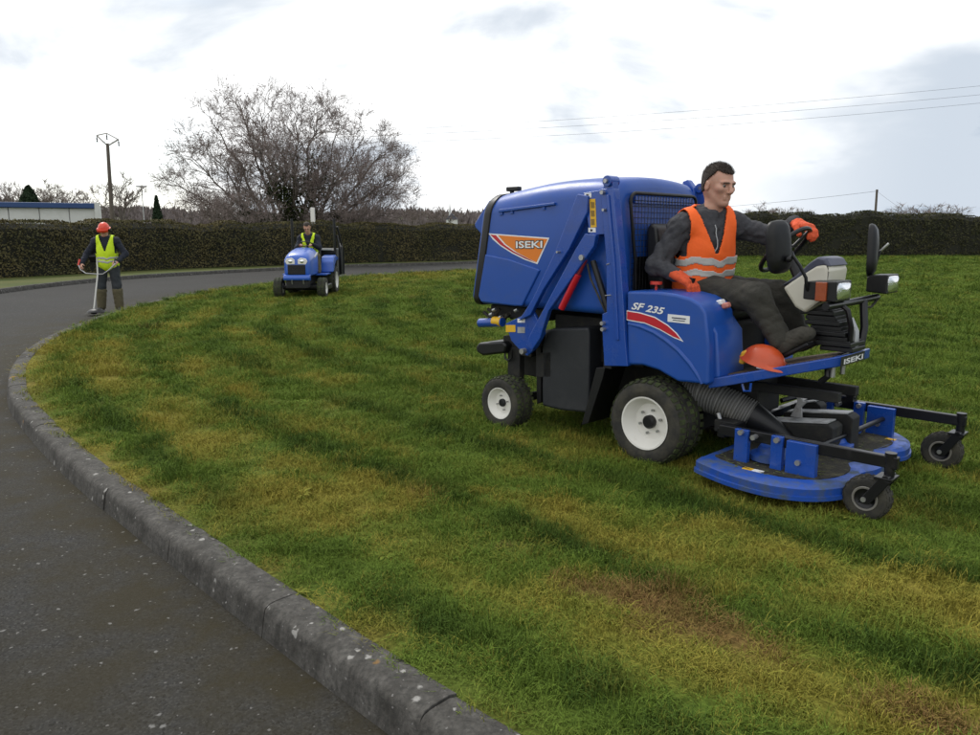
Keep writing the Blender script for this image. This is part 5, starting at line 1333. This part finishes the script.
def hand_prims(sd, wrist, dr, pn, thumb_side, curl, sc=1.0, g=0.0):
    """palm + five fingers. dr: direction of the palm, pn: palm normal (side the fingers curl to), thumb_side: vector"""
    d, n_, t = nrm(dr), nrm(pn), nrm(thumb_side); w = np.array(wrist, float)
    for k, o in enumerate((-.030, -.010, .011, .030)): sd.cone(w + t * o * .7 * sc, w + (d * .085 + t * o) * sc, .015 * sc, .014 * sc, .015, g=g)
    for (o, ln, cu) in ((-.033, .062, 1.12), (-.011, .075, 1.05), (.011, .080, 1.0), (.033, .072, .92)):
        p = w + (d * .085 + t * o) * sc; a = 0.0
        for j, f in enumerate((.45, .32, .23)):
            a += curl * cu * (.55, .85, .6)[j]; v = d * math.cos(a) + n_ * math.sin(a); q = p + v * ln * f * sc
            sd.cone(p, q, (.0105, .0095, .0085)[j] * sc, (.0095, .0085, .0075)[j] * sc, .004, g=g); p = q
    p = w + (d * .025 + t * .028) * sc; q = p + (t * .030 + d * .028 + n_ * .012) * sc; sd.cone(p, q, .014 * sc, .0115 * sc, .01, g=g)
    e = q + (d * .028 + n_ * .018 * (1 + curl) + t * .004) * sc; sd.cone(q, e, .0115 * sc, .009 * sc, .004, g=g)
def head_mesh(hc, fw, up, sc, neck, h):
    f = nrm(fw); u = np.array(up, float); u = nrm(u - f * (u @ f)); l = np.cross(u, f); R = np.stack([f, l, u], 1); hc = np.array(hc, float)
    W = lambda p: hc + R @ (np.array(p) * sc)
    sd = SDF(hc - .19 * sc, hc + .17 * sc, h); E = lambda c, r, **k: sd.ell(W(c), np.array(r) * sc, R, **k); Cn = lambda a, b, r0, r1=None, **k: sd.cone(W(a), W(b), r0 * sc, (r0 if r1 is None else r1) * sc, **k)
    E((-.012, 0, .035), (.098, .076, .088), k=.01); E((.035, 0, -.03), (.060, .054, .088), k=.03); E((-.03, 0, -.02), (.07, .066, .07), k=.03)
    Cn((.03, 0, -.075), (.070, 0, -.098), .040, .022, k=.025)
    for s in (-1, 1):
        Cn((-.005, s * .050, -.045), (.055, s * .018, -.098), .016, .016, k=.025); E((.062, s * .042, -.018), (.026, .022, .022), k=.02)
        Cn((.090, s * .010, .020), (.078, s * .046, .020), .011, .010, k=.014)
        E((-.012, s * .079, -.008), (.020, .009, .031), k=.006); E((-.004, s * .089, -.010), (.009, .006, .017), k=.004, op='s')
        E((.096, s * .031, -.001), (.014, .017, .010), k=.012, op='s')
    Cn((.094, 0, .012), (.114, 0, -.030), .0085, .0125, k=.012)
    for s in (-1, 1): E((.104, s * .011, -.036), (.010, .008, .008), k=.007)
    Cn((.086, -.020, -.062), (.086, .020, -.062), .0068, k=.010); Cn((.084, -.017, -.074), (.084, .017, -.074), .0090, k=.008); Cn((.098, -.024, -.0675), (.098, .020, -.0675), .0028, k=.005, op='s')
    E((.072, 0, -.100), (.020, .022, .018), k=.015)
    sd.cone(W((-.025, 0, -.06)), neck, .050 * sc, .056 * sc, .03)
    V, F = sd.mesh(); V = smooth_np(V, F, 1); return V, F, W, R
M['brow'] = mat('brow_hair', (0.10, 0.062, 0.045), .8, var=.3, vscale=80)
def person(name, label, J, outfit, h=.009, head_h=.0045, seed=1, groupname=None):
    """J: joints in local coords. outfit: dict of materials and vest predicates."""
    root = thing(name, label, 'person', J['loc'], J['rz'])
    j = {k: np.array(v, float) for k, v in J.items() if k not in ('loc', 'rz', 'head_up', 'head_fw', 'sc')}
    allp = np.array([v for k, v in j.items() if v.shape == (3,)]); lo, hi = allp.min(0) - .22, allp.max(0) + .22
    lat = nrm(j['shL'] - j['shR']); lat[2] *= .3; lat = nrm(lat); mid = (j['shL'] + j['shR']) / 2; upv = nrm(mid - j['pelvis']); fw = nrm(np.cross(lat, upv)); upv = np.cross(fw, lat); R = np.stack([fw, lat, upv], 1)
    hl = nrm(j['hipL'] - j['hipR']); hf = nrm(np.cross(hl, upv)); RH = np.stack([hf, hl, np.cross(hf, hl)], 1)
    bw = np.linalg.norm(j['shL'] - j['shR']); chest = j['pelvis'] + (mid - j['pelvis']) * .70; belly = j['pelvis'] + (mid - j['pelvis']) * .35
    def torso(s, g, k=.05, jk=False):
        s.ell(chest + fw * .0, (.118, bw * .40, .19), R, k, g=g); s.ell(belly + fw * .01, (.112, .148, .17), R, k, g=g); s.ell(j['pelvis'], (.115, .165, .12), RH, k, g=g)
        nb = mid + upv * .045 - fw * .01
        for a in ('shL', 'shR'): s.cone(nb, j[a], .062, .062, .04, g=g)
        s.cone(nb - upv * .05, (nb if jk else j['neck']), .06, .055, .03, g=g)
    def arms(s, g, end=1.0, k=.03):
        for q in 'LR': s.cone(j['sh' + q], j['el' + q], .056, .043, k, g=g); s.cone(j['el' + q], j['el' + q] + (j['wr' + q] - j['el' + q]) * end, .044, .031, k, g=g * .8)
    def legs(s, g, end=1.0, k=.035):
        for q in 'LR': s.cone(j['hip' + q], j['kn' + q], .082, .058, k, g=g); s.cone(j['kn' + q], j['kn' + q] + (j['an' + q] - j['kn' + q]) * end, .057, .041, k, g=g)
    # body: head and limbs, one mesh
    V1, F1, W, HR = head_mesh(j['head'], J['head_fw'], J['head_up'], J['sc'], j['neck'], head_h)
    sb = SDF(lo, hi, .015); torso(sb, 0); arms(sb, -.004); legs(sb, -.004)
    for q in 'LR':
        sb.cone(j['an' + q], j['toe' + q], .036, .028, .02)
        if not outfit.get('gloves'): hand_prims(sb, j['wr' + q], j['hd' + q], j['pn' + q], j['ts' + q], J.get('curl', [.8])[0] if not isinstance(J.get('curl', .8), float) else J.get('curl', .8), 1.0)
    V2, F2 = sb.mesh(); body = vf_obj('body', np.concatenate([V1, V2]), np.concatenate([F1, F2 + len(V1)]), M['skin'], root, 1)
    # hair, brows, eyes
    c = V1[F1].mean(1); q = (c - j['head']) @ HR / J['sc']
    hairline = np.where(q[:, 0] > .03, .064 + .40 * np.maximum(0, np.abs(q[:, 1]) - .022), np.where(q[:, 0] > -.018, .018 + (q[:, 0] + .018) * .9, -.045 + np.maximum(0, q[:, 0] + .05) * 1.2))
    k_ = q[:, 2] > hairline
    if outfit.get('hair', True):
        jg = vnoise(q[:, 1] * 160, q[:, 0] * 160 + q[:, 2] * 90, 3) * .012; k_ = q[:, 2] > hairline + jg
        ho = shell('hair', V1, F1, k_, .001, .0045 + .003 * (J['sc'] > 1.1), outfit.get('hairm', M['hair']), body)
        rs_ = np.random.default_rng(3); kf = np.where(q[:, 2] > hairline)[0]; ns = outfit.get('strands', 0)
        if ns:
            pk = rs_.choice(kf, ns); base = V1[F1[pk]].mean(1) + rs_.normal(0, .002, (ns, 3)); nn2 = face_normals(V1, F1)[pk]; nn2 /= np.linalg.norm(nn2, axis=1)[:, None]
            qq = q[pk]; side_ = np.clip((qq[:, 2] - .0) / .09, 0.15, 1); ln = (.007 + .013 * side_) * rs_.uniform(.6, 1.3, ns)
            dirv = nn2 * .8 + (HR @ np.array((.05, 0, .30)))[None] * side_[:, None] + rs_.normal(0, .22, (ns, 3)); dirv /= np.linalg.norm(dirv, axis=1)[:, None]; sd_ = np.cross(dirv, rs_.normal(size=(ns, 3))); sd_ /= np.linalg.norm(sd_, axis=1)[:, None]
            Vh = np.stack([base - sd_ * .0009, base + sd_ * .0009, base + dirv * ln[:, None]], 1).reshape(-1, 3); np_obj('hair_strands', Vh, (np.arange(ns)[:, None] * 3 + np.arange(3)).tolist(), outfit.get('hairm', M['hair']), ho)['kind'] = 'stuff'
        bk = (q[:, 0] > .066) & (np.abs(q[:, 2] - (.019 - np.abs(np.abs(q[:, 1]) - .026) * .12)) < .0038) & (np.abs(q[:, 1]) > .010) & (np.abs(q[:, 1]) < .046)
        shell('eyebrow', V1, F1, bk, .0003, .0008, M['brow'], body)
    for s in (-1, 1):
        e_ = MB().ball(W((.0775, s * .031, .000)), .0118 * J['sc']).obj('eye', M['eye'], body); MB().ball(W((.0865, s * .030 - .003, -.0005)), .0052 * J['sc']).obj('iris', M['iris'], e_)
    # trousers, boots
    st = SDF(lo, hi, h); st.ell(j['pelvis'], (.115, .165, .115), RH, .05, g=.022); legs(st, .027, J.get('trou_end', [.93])[0]); st.wrinkle(.0042, 17, seed); V, F = st.mesh(); vf_obj('trousers', V, F, outfit['trousers'], root, 1)
    for q in 'LR':
        a, t = j['an' + q], j['toe' + q]; d = nrm(t - a); up_ = nrm(j['kn' + q] - a); s = SDF(np.minimum(a, t) - .16, np.maximum(a, t) + .2, h)
        sole = nrm(np.array((t - a)[:2].tolist() + [0])); heel = a - up_ * .045 - sole * .035
        s.cone(a + up_ * .10, a - up_ * .02, .052, .050, .02); s.cone(heel, t, .043, .036, .03); s.cone(a, t - sole * .05, .045, .034, .03); s.wrinkle(.002, 60, seed + 4); V, F = s.mesh(); vf_obj('boot', V, F, outfit['boots'], root, 1)
        if outfit.get('gaiters'):
            s = SDF(np.minimum(a, j['kn' + q]) - .16, np.maximum(a, j['kn' + q]) + .16, h); s.cone(a + up_ * .02, a + (j['kn' + q] - a) * .80, .082, .098, .02); s.wrinkle(.004, 40, seed + 8); V, F = s.mesh(); vf_obj('gaiter', V, F, outfit['gaiters'], root, 1)
    # jacket
    s = SDF(lo, hi, h); torso(s, .028, jk=True); arms(s, .016, .97)
    if outfit.get('hood'):
        nb = j['neck'] - upv * .022 - fw * .018
        for a in np.linspace(-2.15, 2.15, 15):
            v = -fw * math.cos(a) * .092 + lat * math.sin(a) * .080; dr = .05 * max(0, -math.cos(a)) ; s.cone(nb + v - upv * dr, nb + v * 1.18 - upv * (.05 + dr * 1.6), .026, .040, .02)
    s.wrinkle(.0050, 21, seed + 1); V, F = s.mesh(); V = smooth_np(V, F, 1); jk = vf_obj('jacket', V, F, outfit['jacket'], root, 0); Vj, Fj = V, F
    s = SDF(lo, hi, h); torso(s, .041, .07, True)
    for q in 'LR': s.cone(j['sh' + q], j['el' + q], .056, .043, .03, g=.028)
    if outfit.get('hood'):
        for a in np.linspace(-1.4, 1.4, 9):
            v = -fw * math.cos(a) * .098 + lat * math.sin(a) * .088; s.cone(nb + v, nb + v * 1.18 - upv * .05, .024, .036, .03)
    s.wrinkle(.0030, 13, seed + 2); V, F = s.mesh(); V = smooth_np(V, F, 3)
    # hi-vis vest cut from the jacket surface
    c = V[F].mean(1) - j['pelvis']; ll, ff, uu = c @ lat, c @ fw, c @ upv; top = (mid - j['pelvis']) @ upv; n_ = face_normals(V, F); arm_d = np.full(len(c), 9.0)
    for q in 'LR':
        a, b = j['sh' + q], j['el' + q]; ab = b - a; P = V[F].mean(1); t = np.clip(((P - a) @ ab) / (ab @ ab), 0.16, 1); arm_d = np.minimum(arm_d, np.linalg.norm(P - a - t[:, None] * ab, axis=1))
        a, b = j['el' + q], j['wr' + q]; ab = b - a; t = np.clip(((P - a) @ ab) / (ab @ ab), 0, 1); arm_d = np.minimum(arm_d, np.linalg.norm(P - a - t[:, None] * ab, axis=1))
    vb = top * .60
    vn = (ff > .01) & (np.abs(ll - outfit.get('vshift', 0)) < .012 + np.maximum(0, uu - vb) * .34) & (uu > vb)
    neckd = np.linalg.norm((c - (mid - j['pelvis']) - upv * .07), axis=1)
    kp = (np.abs(ll) < np.where(uu > .22, bw * .5 - .032, bw * .5 + .03)) & (arm_d > .104) & (uu > outfit.get('vlow', -.02)) & ~vn & (neckd > .115)
    shell('vest', V, F, kp, .004, .008, outfit['vest'], root)
    for (z0, z1) in outfit['bands']:
        zz_ = uu + .010 * np.sin(ll * 28 + 1) + .006 * np.sin(ll * 61); shell('reflective_band', V, F, kp & (zz_ > z0) & (zz_ < z1), .0118, .002, M['band'], root)
    if outfit.get('zip'):
        pz = []
        for z in np.linspace(vb + .02, top + .03, 8):
            m_ = (np.abs(uu - z) < .012) & (np.abs(ll) < .012) & (ff > 0)
            if m_.any(): k = np.argmax(np.where(m_, ff, -9)); pz.append(V[F[k]].mean(0) - fw * .004)
        if len(pz) > 2: MB().tube([Vector(p) for p in pz], .004, 6).obj('zip', M['silver'], jk)
    if outfit.get('gloves'):
        for q in 'LR':
            w = j['wr' + q]; s = SDF(w - .22, w + .22, min(h, .005)); hand_prims(s, w, j['hd' + q], j['pn' + q], j['ts' + q], J['curl' + q], 1.25, .004); v = nrm(j['el' + q] - w); s.cone(w + v * .055, w + nrm(j['hd' + q]) * .02, .042, .036, .02); s.wrinkle(.0012, 90, 3); V_, F_ = s.mesh(); vf_obj('glove', V_, F_, outfit['gloves'], root, 1)
    return root, body, W, HR

# --- the driver of the big mower (joints in the mower's own frame)
DO = np.array([0.05, -.03, 1.02])
def mj(*p): return (p[0] - DO[0], p[1] - DO[1], p[2] - DO[2])
dl = MO + MX * DO[0] + MY * DO[1]
drv = dict(loc=(float(dl[0]), float(dl[1]), float(DO[2])), rz=-math.pi / 4, sc=1.12,
    pelvis=mj(.03, -.03, 1.135), shR=mj(-.040, -.195, 1.535), shL=mj(.165, .135, 1.550), neck=mj(.095, -.03, 1.665), head=mj(.125, -.03, 1.812),
    hipR=mj(.06, -.13, 1.115), hipL=mj(.08, .07, 1.115), knR=mj(.515, -.205, 1.105), knL=mj(.50, .16, 1.10), anR=mj(.695, -.195, .835), anL=mj(.67, .16, .82), toeR=mj(.86, -.19, .905), toeL=mj(.84, .17, .86),
    elR=mj(-.135, -.35, 1.285), wrR=mj(.040, -.375, 1.235), elL=mj(.385, .26, 1.475), wrL=mj(.555, .205, 1.565),
    hdR=(.86, .10, -.42), pnR=(-.30, .1, -.95), tsR=(.05, .99, .05), hdL=(.80, -.25, -.22), pnL=(.15, -.2, -.97), tsL=(-.25, -.95, .1), curlR=.75, curlL=.95,
    head_fw=(.94, -.30, -.13), head_up=(.10, .0, .99))
drv['trou_end'] = [.95]
person('person', 'seated driver in orange hi-vis vest and grey hoodie steering the blue mower', drv,
       dict(trousers=M['trou'], boots=M['boot'], jacket=M['hood'], vest=M['hivis_o'], gloves=M['glove'], strands=9000, hood=True, zip=True, bands=((.165, .212), (.085, .130)), vlow=-.02), h=.007, head_h=.0042, seed=5)
# ------------------------------------------------------------------ compact tractor crossing the lawn by the road
TF = gz(301.5, 298.0); THX, THY = 0.03, -0.9995
trac = thing('compact_tractor', 'small blue compact tractor with mowing deck driving towards the camera', 'tractor', (float(TF[0]), float(TF[1]), 0.0), math.atan2(THY, THX))
M['tblue'] = mat('tractor_blue', (0.022, 0.10, 0.46), 0.35, var=.1, coat=.3)
def tp_(mb, name, m_, parent=trac, **k): return mb.obj(name, M[m_] if isinstance(m_, str) else m_, parent, **k)
wheel(trac, (0, -.50, .235), -1, .24, .19, .125, .05, 4, 22); wheel(trac, (0, .50, .235), 1, .24, .19, .125, .05, 4, 22)
wheel(trac, (-1.42, -.47, .345), -1, .35, .27, .20, .08, 6, 22); wheel(trac, (-1.42, .47, .345), 1, .35, .27, .20, .08, 6, 22)
def hring(x, w, z0, z1, r): return [(x, y, z) for y, z in rrect(w / 2, z0, z1, .03, r, .03)]
hood = tp_(MB().loft([hring(.40, .46, .58, .86, .10), hring(.37, .54, .55, .93, .12), hring(.30, .59, .53, .985, .14), hring(.10, .61, .53, 1.05, .15), hring(-.20, .62, .53, 1.10, .16), hring(-.50, .62, .55, 1.13, .16), hring(-.60, .60, .56, 1.10, .15)]), 'hood', 'tblue', smooth=40)
for s in (-1, 1):
    hlm = MB(); pts = [(s * .035, .80), (s * .22, .795), (s * .255, .86), (s * .22, .925), (s * .10, .945), (s * .035, .90)]
    hlm.loft([[(.335, y, z) for y, z in pts], [(.412, y * .98, z) for y, z in pts]]); tp_(hlm, 'headlamp', 'white', hood, bevel=.01)
    hlm = MB(); hlm.ball((.405, s * .13, .865), (.02, .055, .045)); tp_(hlm, 'lens', 'lens', hood)
tp_(MB().bx(.36, .413, -.20, .20, .565, .785), 'grille', 'black', hood, bevel=.012)
for k in range(5): tp_(MB().bx(.41, .419, -.19, .19, .59 + k * .04, .602 + k * .04), 'grille_bar', 'blacks', hood)
tp_(MB().prism([(.30, .42), (.46, .44), (.47, .50), (.42, .56), (.30, .57)], -.30, .30), 'front_bumper', 'tblue', bevel=.02, seg=3)
for s in (-1, 1): tp_(MB().prism([(-.15, .92), (-.52, 1.0), (-.52, 1.05), (-.12, .95)], s * .302, s * .315), 'hood_stripe', 'white', hood)
tp_(MB().bx(.1, .44, -.24, .24, .26, .43), 'front_frame', 'dark', bevel=.01)
for y in (-.10, .16): tp_(MB().cyl((.44, y, .35), (.47, y, .45), .015, n=8), 'hitch_pin', 'steel')
tp_(MB().cyl((0, -.44, .25), (0, .44, .25), .045, n=12).bx(-.08, .08, -.1, .1, .2, .45), 'front_axle', 'dark')
tp_(MB().bx(-1.6, .15, -.15, .15, .30, .55), 'chassis', 'dark', bevel=.01)
tp_(MB().prism([(-1.05, .16), (-.25, .16), (-.2, .22), (-.3, .30), (-1.0, .30)], -.56, .56), 'mowing_deck', 'blacks', bevel=.03)
tp_(MB().bx(-1.15, -.45, -.52, .52, .50, .545), 'floor_plate', 'tblue', bevel=.015)
fd = [(-.95, .55), (-1.0, .80), (-1.15, .93), (-1.45, .96), (-1.75, .90), (-1.80, .80), (-1.68, .83), (-1.45, .80), (-1.25, .72), (-1.12, .58)]
for s in (-1, 1): tp_(MB().prism(fd, s * .29, s * .60), 'fender', 'tblue', bevel=.03, seg=3)
tp_(MB().bx(-1.5, -1.1, -.29, .29, .5, .72), 'seat_box', 'dark', bevel=.02); tp_(MB().bx(-1.45, -1.02, -.23, .23, .72, .82), 'seat_cushion', 'seat', bevel=.03)
tp_(MB().prism([(-1.38, .80), (-1.45, .80), (-1.56, 1.22), (-1.48, 1.24)], -.22, .22), 'seat_back', 'seat', bevel=.03)
tp_(MB().prism([(-.55, .55), (-.62, .55), (-.72, 1.10), (-.58, 1.16), (-.5, 1.1)], -.18, .18), 'dashboard', 'black', bevel=.02)
ts = Vector((-.80, 0, 1.19)); tm = Matrix.Rotation(-math.radians(38), 3, 'Y'); rgs = []
for i in range(28):
    a = 2 * math.pi * i / 28; c0 = Vector((math.cos(a), math.sin(a), 0)); rgs.append([ts + tm @ (c0 * (.18 + .014 * math.cos(b_)) + Vector((0, 0, .014 * math.sin(b_)))) for b_ in [2 * math.pi * q / 6 for q in range(6)]])
swt = tp_(MB().loft(rgs, closed=True), 'steering_wheel', 'black'); tp_(MB().cyl(ts, (-.66, 0, 1.05), .03).tube([ts - Vector((0, .17, 0)), ts + Vector((0, .17, 0))], .012, 8), 'wheel_spoke', 'black', swt)
mb = MB(); mb.tube([(-1.72, -.53, .45), (-1.72, -.53, 1.80), (-1.72, -.53, 1.86)], .034, 8); tp_(mb, 'roll_bar', 'blacks')
mb = MB(); mb.tube([(-1.72, .53, .45), (-1.72, .53, 1.86)], .034, 8); tp_(mb, 'roll_bar', 'blacks')
tp_(MB().bx(-1.76, -1.68, -.53, .53, 1.00, 1.07), 'cross_bar', 'blacks', bevel=.01)
# low black collector behind, with its net side and lift frame on the left
col = tp_(MB().prism([(-1.85, .35), (-1.80, 1.05), (-1.95, 1.12), (-2.7, 1.10), (-2.8, .9), (-2.75, .40)], -.52, .52), 'grass_box', 'tank', bevel=.04)
tp_(MB().tube([(-1.75, .60, 1.66), (-1.85, .66, 1.30), (-2.0, .70, .95), (-1.95, .70, .45)], .022, 8), 'lift_frame', 'blacks'); tp_(MB().tube([(-1.75, .58, 1.45), (-1.75, .66, 1.0), (-1.78, .66, .5)], .030, 8), 'lift_frame', 'blacks')
tp_(MB().prism([(-1.78, .45), (-1.80, 1.15), (-1.95, 1.25), (-2.05, .50)], .60, .69), 'side_net', 'black', bevel=.02)
tp_(MB().box((-1.66, .30, 1.085), (.12, .30, .03)), 'guide_rail', 'silver')
jt = dict(loc=(0, 0, 0), rz=0, sc=1.05, pelvis=(-1.20, 0, .90), shR=(-1.12, -.19, 1.37), shL=(-1.12, .19, 1.37), neck=(-1.06, 0, 1.50), head=(-1.01, -.01, 1.635),
    hipR=(-1.17, -.1, .89), hipL=(-1.17, .1, .89), knR=(-.80, -.22, .93), knL=(-.80, .24, .93), anR=(-.70, -.27, .60), anL=(-.70, .29, .60), toeR=(-.54, -.29, .575), toeL=(-.54, .32, .575),
    elR=(-1.0, -.27, 1.15), wrR=(-.84, -.16, 1.22), elL=(-1.0, .27, 1.15), wrL=(-.84, .15, 1.22), hdR=(.9, .3, .05), hdL=(.9, -.3, .05), pnR=(.1, .1, -1), pnL=(.1, -.1, -1), tsR=(-.2, 1, 0), tsL=(-.2, -1, 0), curlR=.9, curlL=.9,
    head_fw=(.86, .10, -.50), head_up=(.45, 0, .89))
ca, sa = math.cos(trac.rotation_euler.z), math.sin(trac.rotation_euler.z)
ox, oy, oz = -1.2, 0, .82
for k in list(jt):
    if k not in ('loc', 'rz', 'sc', 'head_fw', 'head_up', 'curlR', 'curlL') and k[:2] not in ('hd', 'pn', 'ts'): jt[k] = (jt[k][0] - ox, jt[k][1] - oy, jt[k][2] - oz)
jt['loc'] = (float(TF[0]) + ca * ox - sa * oy, float(TF[1]) + sa * ox + ca * oy, oz); jt['rz'] = trac.rotation_euler.z
person('person', 'bareheaded driver in yellow vest looking down while driving the small tractor', jt,
       dict(trousers=M['khaki'], boots=M['boot'], jacket=M['navy'], vest=M['hivis_y'], gloves=None, bands=((.08, .12),), vlow=-.02), h=.014, head_h=.008, seed=15)

# ------------------------------------------------------------------ worker with the brush cutter on the road edge
wp = gz(112.0, 311.5, ROADZ)
jw = dict(loc=(float(wp[0]), float(wp[1]), ROADZ), rz=math.atan2(-.97, .25), sc=1.05, pelvis=(0, 0, 1.0), shR=(.03, -.195, 1.455), shL=(.03, .195, 1.455), neck=(.05, 0, 1.575), head=(.085, -.005, 1.695),
    hipR=(0, -.10, .97), hipL=(0, .10, .97), knR=(.05, -.15, .53), knL=(.06, .15, .53), anR=(.0, -.19, .095), anL=(.03, .16, .095), toeR=(.17, -.24, .04), toeL=(.20, .20, .04),
    elR=(.02, -.38, 1.20), wrR=(.23, -.455, 1.0), elL=(.05, .36, 1.20), wrL=(.25, .25, 1.06), hdR=(.75, .1, -.5), hdL=(.6, -.45, -.35), pnR=(-.1, .7, -.6), pnL=(.1, -.3, -.9), tsR=(.4, .6, .6), tsL=(-.2, -.8, .5), curlR=1.0, curlL=1.0,
    head_fw=(.93, -.15, -.28), head_up=(.28, 0, .96))
jw['trou_end'] = [.80]
wk, wbody, WW, WR = person('person', 'worker in orange helmet and yellow vest trimming the lawn edge', jw,
       dict(trousers=mat('slate_trousers', (.030, .034, .038), .9, var=.3, bump=.4), boots=M['boot'], jacket=M['navy'], vest=M['hivis_y'], gloves=None, gaiters=M['khaki'], bands=((.035, .075), (.105, .145)), vlow=-.13), h=.012, head_h=.008, seed=25)
hm_ = MB(); rgs = []
for (r_, h_) in [(1.30, -.02), (1.12, .0)] + [(1.1 * math.cos(math.pi / 2 * i / 7) + .01, 1.15 * math.sin(math.pi / 2 * i / 7)) for i in range(1, 8)]:
    rgs.append([Vector(WW((-.005 + .112 * r_ * math.cos(2 * math.pi * i / 24), .092 * r_ * math.sin(2 * math.pi * i / 24), .035 + h_ * .098))) for i in range(24)])
hm_.loft(rgs); helm = hm_.obj('helmet', M['helmet'], wk, smooth=45)
for s in (-1, 1): MB().ball(WW((-.01, s * .098, .0)), (.035, .022, .042)).obj('ear_muff', M['black'], helm)
vm = MB(); vm.loft([[Vector(WW((.10 * math.cos(a) + .045, .115 * math.sin(a), z))) for a in np.linspace(-1.2, 1.2, 9)] for z in (.045, .02, -.02)], cap=False)
vmo = vm.obj('face_visor', M['helmet'], helm); vmo.modifiers.new('t', 'SOLIDIFY').thickness = .003
bc = thing('brush_cutter', 'brush cutter with pale shaft and black guard held by the helmeted worker', 'brush cutter', (float(wp[0]), float(wp[1]), ROADZ), jw['rz'])
hd_, cl_p, en_ = Vector((.78, -.17, .10)), Vector((.33, -.14, .80)), Vector((.0, -.20, 1.20))
MB().tube([hd_, cl_p, en_], [.016, .016, .018], 10).obj('shaft', mat('pale_shaft', (.45, .44, .40), .4, metal=.3), bc)
MB().tube([(.27, -.50, 1.0), (.30, -.46, .90), (.33, -.36, .82), cl_p, (.35, -.04, .80), (.36, .08, .88), (.34, .20, 1.0), (.31, .21, 1.06)], .013, 8).obj('handlebar', M['steel'], bc)
for a, b_ in (((.27, -.50, .98), (.24, -.47, 1.10)), ((.33, .20, 1.02), (.27, .20, 1.10))): MB().cyl(a, b_, .020, n=10).obj('grip', M['fred'] if a[1] < 0 else M['black'], bc)
en = MB(); en.box((-.08, -.25, 1.17), (.24, .22, .22), Matrix.Rotation(.9, 3, 'Y')); en.cyl((-.05, -.36, 1.15), (-.05, -.14, 1.15), .09, n=16); en.obj('engine', M['black'], bc, bevel=.03)
g_ = MB(); g_.lathe([(.02, .09), (.10, .075), (.165, .035), (.175, .02), (.165, .02), (.09, .06), (.02, .07)], hd_ + Vector((-.02, .04, -.05)), (0, 0, 1), 24); g_.obj('guard', M['black'], bc)
MB().lathe([(.02, 0), (.055, .01), (.06, .04), (.035, .07), (.02, .09)], hd_ + Vector((0, 0, -.075)), (0, 0, 1), 16).obj('string_head', M['black'], bc)
MB().tube([hd_ + Vector((0, 0, -.06)), hd_ + Vector((-.02, -.2, -.065))], .004, 5).obj('cutting_line', M['black'], bc)
